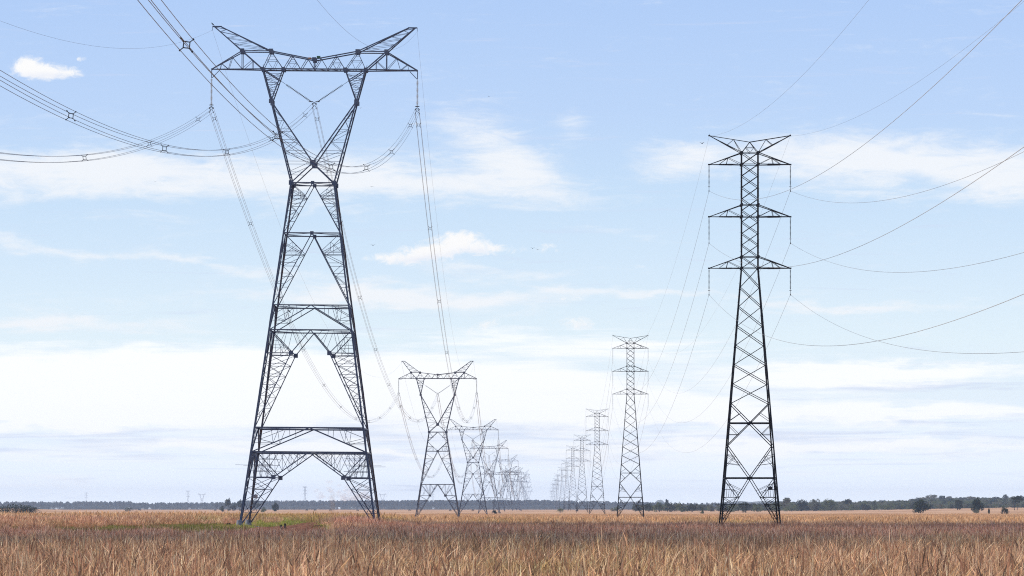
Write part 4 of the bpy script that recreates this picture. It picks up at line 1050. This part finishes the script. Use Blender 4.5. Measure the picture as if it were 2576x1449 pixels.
# ------------------------------------------------------------------ birds
def ell(mb, c, r, k=8, n=6, ax=(0, 0, 0)):
    from mathutils import Euler
    M4 = Matrix.Translation(c) @ Euler(ax).to_matrix().to_4x4()
    mb.lathe([(r[0] * math.sin(math.pi * i / n) + 1e-4, r[1] * -math.cos(math.pi * i / n)) for i in range(n + 1)], k, M4)
def perched(loc, face, lab, s=1.0):
    root = empty('perched_bird', loc); tag(root, lab, 'bird', 'birds on the pylon'); root.scale = (s * face, s, s)
    joints = [(0, 0, .13), (-.07, 0, .20), (-.10, 0, .26), (-.13, 0, .275), (.07, 0, .07), (.17, 0, -.01)]
    me = skin_mesh('body', joints, [(0, 1), (1, 2), (2, 3), (0, 4), (4, 5)], [(.062, .062), (.05, .05), (.042, .042), (.03, .03), (.04, .045), (.03, .012)]); me.materials.append(M['black_feather'])
    o = bpy.data.objects.new('body', me); COL.objects.link(o); o.parent = root
    b = MB(); b.tube([(-.15, 0, .272), (-.21, 0, .255)], [.014, .003], 5); b.build('beak', M['beak'], root)
    for sy in (-1, 1): l = MB(); l.tube([(0, sy * .02, .08), (-.01, sy * .02, 0)], .006, 4); l.build('leg', M['beak'], root)
eA = rowA[0][0]; mw = Matrix.LocRotScale(eA.location, eA.rotation_euler, eA.scale)
perched(mw @ Vector((-9.92, 0, 48.74)), 1, 'black bird perched on the left horn tip of the tallest pylon')
perched(mw @ Vector((-2.05, -3.52, 20.75)), 1, 'black bird perched on a thin strut inside the tallest pylon', .9)
def flying(px, py, D, span, up, lab, bank=0):
    root = empty('flying_bird', at(px, py, D)); root.rotation_euler = (0, bank, random.uniform(-.6, .6)); tag(root, lab, 'bird', 'birds flying across the sky')
    b = MB(); s = span; b.tube([(s * .02, -.30 * s, 0), (0, -.18 * s, .01), (0, 0, 0), (0, .16 * s, 0), (0, .24 * s, .02), (0, .31 * s, .01)], [.01 * s, .05 * s, .075 * s, .055 * s, .04 * s, .008 * s], 7); b.build('body', M['black_feather'], root)
    for sx in (-1, 1):
        w = MB(); st = [(0.02, .10, -.10, 0), (.22, .11, -.09, up * .6), (.38, .08, -.08, up), (.5, .0, -.06, up * .9)]
        vs = []
        for (x, a, c, z) in st: vs += [(sx * x * s, a * s, z * s), (sx * x * s, c * s, z * s), (sx * x * s, a * s, z * s + .02 * s), (sx * x * s, c * s, z * s + .012 * s)]
        fs = []
        for i in range(3):
            o = i * 4; fs += [(o, o + 4, o + 5, o + 1), (o + 2, o + 3, o + 7, o + 6), (o, o + 2, o + 6, o + 4), (o + 1, o + 5, o + 7, o + 3)]
        w.add(vs, fs + [(12, 14, 15, 13)]); w.build('wing', M['black_feather'], root)
for a in [(938, 617, 380, .45, .1, 'small dark bird flying right of the tallest pylon, above the round cloud'), (1340, 625, 420, .4, .2, 'left of two birds flying right of the round cloud'), (1353, 628, 420, .35, .15, 'right of two birds flying right of the round cloud'),
          (1230, 243, 400, .3, .2, 'tiny bird high in the open sky between the two pylons'), (1766, 361, 430, .5, .22, 'bird gliding left of the top horn of the nearest slim pylon'), (935, 470, 400, .35, .12, 'tiny bird beside the waist of the tallest pylon'),
          (906, 272, 400, .3, .15, 'tiny bird beside the right fork of the tallest pylon'), (390, 457, 400, .25, .2, 'tiny bird in the pale cloud left of the tallest pylon')]: flying(*a)

# ------------------------------------------------------------------ smoke of a grass fire behind the woods
def smoke():
    import bmesh
    m, nt, out = mat('smoke'); d = nt.nodes.new('ShaderNodeBsdfDiffuse'); t = nt.nodes.new('ShaderNodeBsdfTranslucent'); x = nt.nodes.new('ShaderNodeBsdfTransparent'); a = nt.nodes.new('ShaderNodeMixShader'); b = nt.nodes.new('ShaderNodeMixShader')
    for q in (d, t): q.inputs['Color'].default_value = (1, 1, 1, 1)
    a.inputs['Fac'].default_value = .5; b.inputs['Fac'].default_value = .14; L = nt.links.new
    L(d.outputs[0], a.inputs[1]); L(t.outputs[0], a.inputs[2]); L(x.outputs[0], b.inputs[1]); L(a.outputs[0], b.inputs[2]); L(b.outputs[0], out.inputs['Surface'])
    rg = random.Random(5); bm = bmesh.new(); D = 8600
    for (px, py, r, n) in ((842, 1264, 9, 8), (862, 1258, 13, 12), (884, 1254, 16, 14), (906, 1250, 16, 12), (926, 1252, 12, 7), (856, 1240, 11, 6), (885, 1232, 13, 7), (905, 1222, 12, 4), (806, 1248, 13, 6), (822, 1232, 12, 4), (850, 1215, 16, 3)):
        for k in range(n):
            p = at(px + rg.gauss(0, r) * .7, py + rg.gauss(0, r) * .5, D + rg.uniform(-25, 25))
            q = bmesh.ops.create_icosphere(bm, subdivisions=2, radius=r * rg.uniform(.3, .65) / F * D)['verts']
            f = [rg.uniform(0, 6.28) for _ in range(3)]
            for w in q:
                n_ = 1 + .18 * math.sin(w.co.x * .5 + f[0]) * math.sin(w.co.z * .6 + f[1]); w.co = Vector((w.co.x * 1.2 * n_, w.co.y, w.co.z * .8 * n_)) + p
    for w in bm.verts: w.co.z = min(w.co.z, 54)
    me = bpy.data.meshes.new('smoke'); bm.to_mesh(me); bm.free(); me.materials.append(m); o = bpy.data.objects.new('smoke', me); COL.objects.link(o); tag(o, kind='stuff')
smoke()

# ------------------------------------------------------------------ haze
def haze():
    mb = MB(); lo = Vector((-3000, -200, -14)); hi = Vector((3000, 13000, 55)); mb.box((lo + hi) / 2, hi - lo)
    m, nt, out = mat('haze'); v = nt.nodes.new('ShaderNodeVolumePrincipled'); v.inputs['Density'].default_value = HAZE; v.inputs['Color'].default_value = (.56, .72, 1, 1); v.inputs['Anisotropy'].default_value = .0
    nt.links.new(v.outputs[0], out.inputs['Volume']); o = mb.build('haze', m); tag(o, kind='stuff')
HAZE = 6.0e-5
haze()

# ------------------------------------------------------------------ sun, sky
SUN_EL, SUN_AZ = 44.0, -68.0       # azimuth from the view direction, negative = left
sd = Vector((math.sin(R(SUN_AZ)) * math.cos(R(SUN_EL)), math.cos(R(SUN_AZ)) * math.cos(R(SUN_EL)), math.sin(R(SUN_EL))))
sl = bpy.data.lights.new('sun', 'SUN'); sl.energy = 5.0; sl.angle = R(.5); sl.color = (1, .945, .86); so = bpy.data.objects.new('sun', sl); COL.objects.link(so); so.rotation_euler = sd.to_track_quat('Z', 'Y').to_euler()

# a broken cloud overhead, out of the frame, whose shade lies across the nearer grass
def shade_cloud(shade, thick, Z):
    import bmesh
    m, nt, out = mat('cloud'); L = nt.links.new
    d = nt.nodes.new('ShaderNodeBsdfDiffuse'); d.inputs['Color'].default_value = (.9, .9, .9, 1); t = nt.nodes.new('ShaderNodeBsdfTransparent'); mx = nt.nodes.new('ShaderNodeMixShader'); mx.inputs['Fac'].default_value = thick
    L(t.outputs[0], mx.inputs[1]); L(d.outputs[0], mx.inputs[2]); L(mx.outputs[0], out.inputs['Surface'])
    bm = bmesh.new(); rg = random.Random(3)
    for (X, Y, rx, ry) in shade:
        c = Vector((X, Y, 0)) + sd * (Z / sd.z)
        q = bmesh.ops.create_icosphere(bm, subdivisions=3, radius=1)['verts']; a = [rg.uniform(0, 6.28) for _ in range(6)]
        for w in q:
            n = 1 + .12 * math.sin(w.co.x * 5 + a[0]) * math.sin(w.co.y * 4 + a[1]) + .08 * math.sin(w.co.x * 11 + a[2]) * math.sin(w.co.y * 9 + a[3]); w.co = Vector((w.co.x * rx * n, w.co.y * ry * n, w.co.z * 14)) + c
    me = bpy.data.meshes.new('cloud'); bm.to_mesh(me); bm.free(); me.materials.append(m); o = bpy.data.objects.new('cloud', me); COL.objects.link(o); tag(o, kind='stuff')
SHADE = [(26, 352, 38, 108), (62, 350, 30, 112), (3, 318, 20, 80), (-47, 318, 34, 84), (-17, 290, 24, 52)]
rs = random.Random(8)
for k in range(16):
    x = rs.uniform(-6, 66); SHADE.append((x, rs.choice([rs.uniform(425, 480), rs.uniform(215, 275)]), rs.uniform(5, 14), rs.uniform(14, 42)))
for k in range(7): SHADE.append((rs.uniform(-55, -10), rs.uniform(215, 260), rs.uniform(5, 12), rs.uniform(14, 36)))
shade_cloud(SHADE, .25, 620.0)
shade_cloud([(-22, 180, 24, 66), (-6, 205, 16, 46)], .12, 760.0)

W = bpy.data.worlds.new('World'); S.world = W; W.use_nodes = True; nt = W.node_tree; nt.nodes.clear()
L = nt.links.new; N = nt.nodes.new
def val(x):
    return x
def mth(op, a, b=None, c=None, clamp=False):
    n = N('ShaderNodeMath'); n.operation = op; n.use_clamp = clamp
    for i, x in enumerate((a, b, c)):
        if x is None: continue
        if isinstance(x, (int, float)): n.inputs[i].default_value = x
        else: L(x, n.inputs[i])
    return n.outputs[0]
tc = N('ShaderNodeTexCoord'); sx = N('ShaderNodeSeparateXYZ'); L(tc.outputs['Generated'], sx.inputs[0])
az = mth('ARCTAN2', sx.outputs[0], sx.outputs[1]); el = mth('ARCSINE', sx.outputs[2])
U = mth('MULTIPLY_ADD', az, F, XC); V = mth('MULTIPLY', el, F)             # degrees scaled: U along the horizon, V above it
sky = N('ShaderNodeTexSky'); sky.sky_type = 'NISHITA'; sky.sun_disc = False; sky.sun_elevation = R(SUN_EL); sky.sun_rotation = R(SUN_AZ); sky.air_density = 1; sky.dust_density = 1.2; sky.ozone_density = 1.5
BG = .10
def srgb(r, g, b, k=1.0):
    f = lambda c: (c / 255 / 12.92) if c <= 10 else ((c / 255 + .055) / 1.055) ** 2.4
    return (f(r) / BG * k, f(g) / BG * k, f(b) / BG * k, 1)
rp = N('ShaderNodeValToRGB'); e = rp.color_ramp.elements
ST = [(0, (238, 246, 255, 1.36)), (.05, (235, 244, 255, 1.22)), (.12, (231, 242, 255, 1.11)), (.22, (232, 245, 255, 1.02)), (.33, (230, 246, 255)), (.46, (217, 237, 254)), (.62, (202, 227, 252)), (.78, (190, 216, 251)), (1.0, (178, 207, 249))]
e[0].position = 0; e[0].color = srgb(*ST[0][1]); e[1].position = 1; e[1].color = srgb(*ST[-1][1])
for p, c in ST[1:-1]: x = e.new(p); x.color = srgb(*c)
L(mth('DIVIDE', V, 1275.0, clamp=True), rp.inputs['Fac'])
mr = N('ShaderNodeMapRange'); mr.interpolation_type = 'SMOOTHSTEP'; mr.inputs['From Min'].default_value = R(8); mr.inputs['From Max'].default_value = R(24); L(el, mr.inputs['Value'])
mixs = N('ShaderNodeMix'); mixs.data_type = 'RGBA'; L(mr.outputs[0], mixs.inputs['Factor']); L(rp.outputs[0], mixs.inputs[6]); L(sky.outputs[0], mixs.inputs[7])
def noise2(us, vs, ou, ov, det, rough=.55, dist=0.0, scale=1.0):
    c = N('ShaderNodeCombineXYZ'); L(mth('MULTIPLY_ADD', U, 1 / us, ou), c.inputs[0]); L(mth('MULTIPLY_ADD', V, 1 / vs, ov), c.inputs[1])
    n = N('ShaderNodeTexNoise'); n.inputs['Scale'].default_value = scale; n.inputs['Detail'].default_value = det; n.inputs['Roughness'].default_value = rough; n.inputs['Distortion'].default_value = dist; L(c.outputs[0], n.inputs['Vector']); return n.outputs['Fac']
VW = None
def gauss(u0, v0, su, sv, amp, tilt=0.0):
    du = mth('SUBTRACT', U, u0); dv = mth('SUBTRACT', VW or V, v0)
    if tilt: dv = mth('MULTIPLY_ADD', du, -tilt, dv)
    q = mth('ADD', mth('POWER', mth('ABSOLUTE', mth('DIVIDE', du, su)), 2.0), mth('POWER', mth('ABSOLUTE', mth('DIVIDE', dv, sv)), 2.0))
    return mth('MULTIPLY', mth('EXPONENT', mth('MULTIPLY', q, -1.0)), amp)
def total(xs_):
    r = xs_[0]
    for x in xs_[1:]: r = mth('ADD', r, x)
    return r
def sstep(x, a, b):
    n = N('ShaderNodeMapRange'); n.interpolation_type = 'SMOOTHSTEP'; n.inputs['From Min'].default_value = a; n.inputs['From Max'].default_value = b; L(x, n.inputs['Value']); return n.outputs[0]
def Y(y): return YH - y
VW = mth('ADD', V, mth('ADD', mth('MULTIPLY_ADD', noise2(330, 90, 11, 3, 5, .55), 110.0, -55.0), mth('MULTIPLY_ADD', noise2(90, 30, 2, 13, 5, .6), 44.0, -22.0)))
# thin high streaks
wisp = total([gauss(230, Y(440), 520, 62, .55, -.03), gauss(980, Y(455), 330, 52, .52), gauss(1280, Y(390), 160, 80, .42, -.55), gauss(2170, Y(410), 330, 62, .55), gauss(1440, Y(330), 50, 40, .25), gauss(120, Y(620), 300, 24, .25, -.12),
              gauss(560, Y(670), 340, 18, .24, -.1), gauss(1000, Y(750), 420, 28, .55), gauss(1700, Y(740), 330, 12, .35), gauss(1250, Y(680), 230, 20, .3), gauss(2150, Y(775), 330, 16, .38), gauss(150, Y(820), 420, 22, .38), gauss(1720, Y(405), 120, 40, .35), gauss(2520, Y(450), 150, 60, .4)])
wn = mth('ADD', mth('MULTIPLY', noise2(420, 62, 0, 0, 8, .62, .8), .85), mth('MULTIPLY', noise2(120, 34, 4, 8, 9, .68, 1.4), .55))
wm = sstep(mth('ADD', wn, mth('MULTIPLY', wisp, 1.15)), .74, 1.30)
# broad pale bank low over the horizon
bank = total([gauss(200, Y(960), 760, 90, .85), gauss(1250, Y(1000), 900, 50, .62), gauss(900, Y(940), 520, 60, .45), gauss(2250, Y(935), 420, 26, .62), gauss(2300, Y(1040), 420, 22, .5), gauss(300, Y(1062), 420, 18, .42), gauss(1700, Y(1060), 330, 18, .45), gauss(1500, Y(870), 500, 50, .36), gauss(2000, Y(1120), 500, 10, .3), gauss(800, Y(1130), 500, 10, .28), gauss(1288, Y(1135), 2200, 95, .36)])
bn = mth('ADD', mth('MULTIPLY', noise2(620, 58, 3, 7, 8, .6, .6), .8), mth('MULTIPLY', noise2(230, 15, 5, 2, 8, .65, .7), .62))
bm_ = sstep(mth('ADD', bn, bank), .86, 1.30)
VW = None
# heaped fair-weather clouds
cum = total([gauss(88, Y(182), 52, 22, 1.0), gauss(72, Y(166), 22, 16, .5), gauss(160, Y(190), 60, 13, .85), gauss(115, Y(203), 40, 10, .5), gauss(1080, Y(634), 90, 24, 1.0, .12), gauss(1160, Y(606), 52, 22, .9), gauss(1235, Y(628), 60, 14, .65), gauss(985, Y(652), 70, 12, .55), gauss(1370, Y(625), 60, 16, .35),
             gauss(1450, Y(815), 42, 18, .65), gauss(1220, Y(818), 46, 12, .6, .3), gauss(1450, Y(752), 50, 6, .4), gauss(1620, Y(672), 40, 8, .35), gauss(210, Y(157), 14, 8, .45)])
cm = sstep(mth('ADD', mth('MULTIPLY', cum, .62), mth('MULTIPLY', mth('MULTIPLY', noise2(34, 24, 1, 2, 9, .66, .6), 1.25), mth('MULTIPLY', cum, 5.0, clamp=True))), .70, 1.22)
VW = V
# dull lavender undersides low down
und = sstep(mth('MULTIPLY_ADD', noise2(360, 19, 9, 4, 8, .6, .8), 1.0, total([gauss(1288, Y(1090), 1600, 80, .25), gauss(200, Y(1030), 260, 10, .25), gauss(2350, Y(975), 320, 14, .3)])), .56, .84)
def over(base, colr, fac):
    n = N('ShaderNodeMix'); n.data_type = 'RGBA'; L(fac, n.inputs['Factor']); L(base, n.inputs[6]); n.inputs[7].default_value = colr; return n.outputs[2]
c = mixs.outputs[2]
c = over(c, srgb(212, 222, 246), mth('MULTIPLY', und, .62))
c = over(c, srgb(250, 252, 255, 1.10), mth('MULTIPLY', bm_, .95))
c = over(c, srgb(248, 251, 255), mth('MULTIPLY', wm, .9))
c = over(c, srgb(255, 255, 255), cm)
c = over(c, srgb(226, 233, 250), mth('MULTIPLY', mth('MULTIPLY', cm, noise2(30, 18, 7, 1, 6, .6, .5)), total([gauss(1075, Y(652), 90, 11, 1.0, .1), gauss(120, Y(200), 60, 9, 1.0), gauss(1190, Y(634), 50, 10, .8), gauss(1470, Y(826), 30, 8, .7)])))
bgn = N('ShaderNodeBackground'); bgn.inputs['Strength'].default_value = BG; L(c, bgn.inputs['Color'])
wo = N('ShaderNodeOutputWorld'); L(bgn.outputs[0], wo.inputs['Surface'])

# ------------------------------------------------------------------ camera
cam = bpy.data.cameras.new('camera'); co = bpy.data.objects.new('camera', cam); COL.objects.link(co); S.camera = co
cam.sensor_width = 36; cam.lens = 36 * F / 2576; cam.shift_y = (YH - 724.5) / 2576; cam.clip_start = .5; cam.clip_end = 40000
co.location = (0, 0, HC); co.rotation_euler = (R(90), 0, 0)
cam.dof.use_dof = True; cam.dof.focus_distance = 420; cam.dof.aperture_fstop = 10

S.view_settings.view_transform = 'Standard'; S.view_settings.look = 'None'; S.view_settings.exposure = 0; S.view_settings.gamma = 1
S.render.engine = 'CYCLES'
S.cycles.max_bounces = 6; S.cycles.diffuse_bounces = 2; S.cycles.transparent_max_bounces = 48; S.cycles.volume_bounces = 1; S.cycles.use_denoising = False; S.cycles.denoiser = 'OPENIMAGEDENOISE'
S.cycles.pixel_filter_type = 'BLACKMAN_HARRIS'; S.cycles.filter_width = 1.1
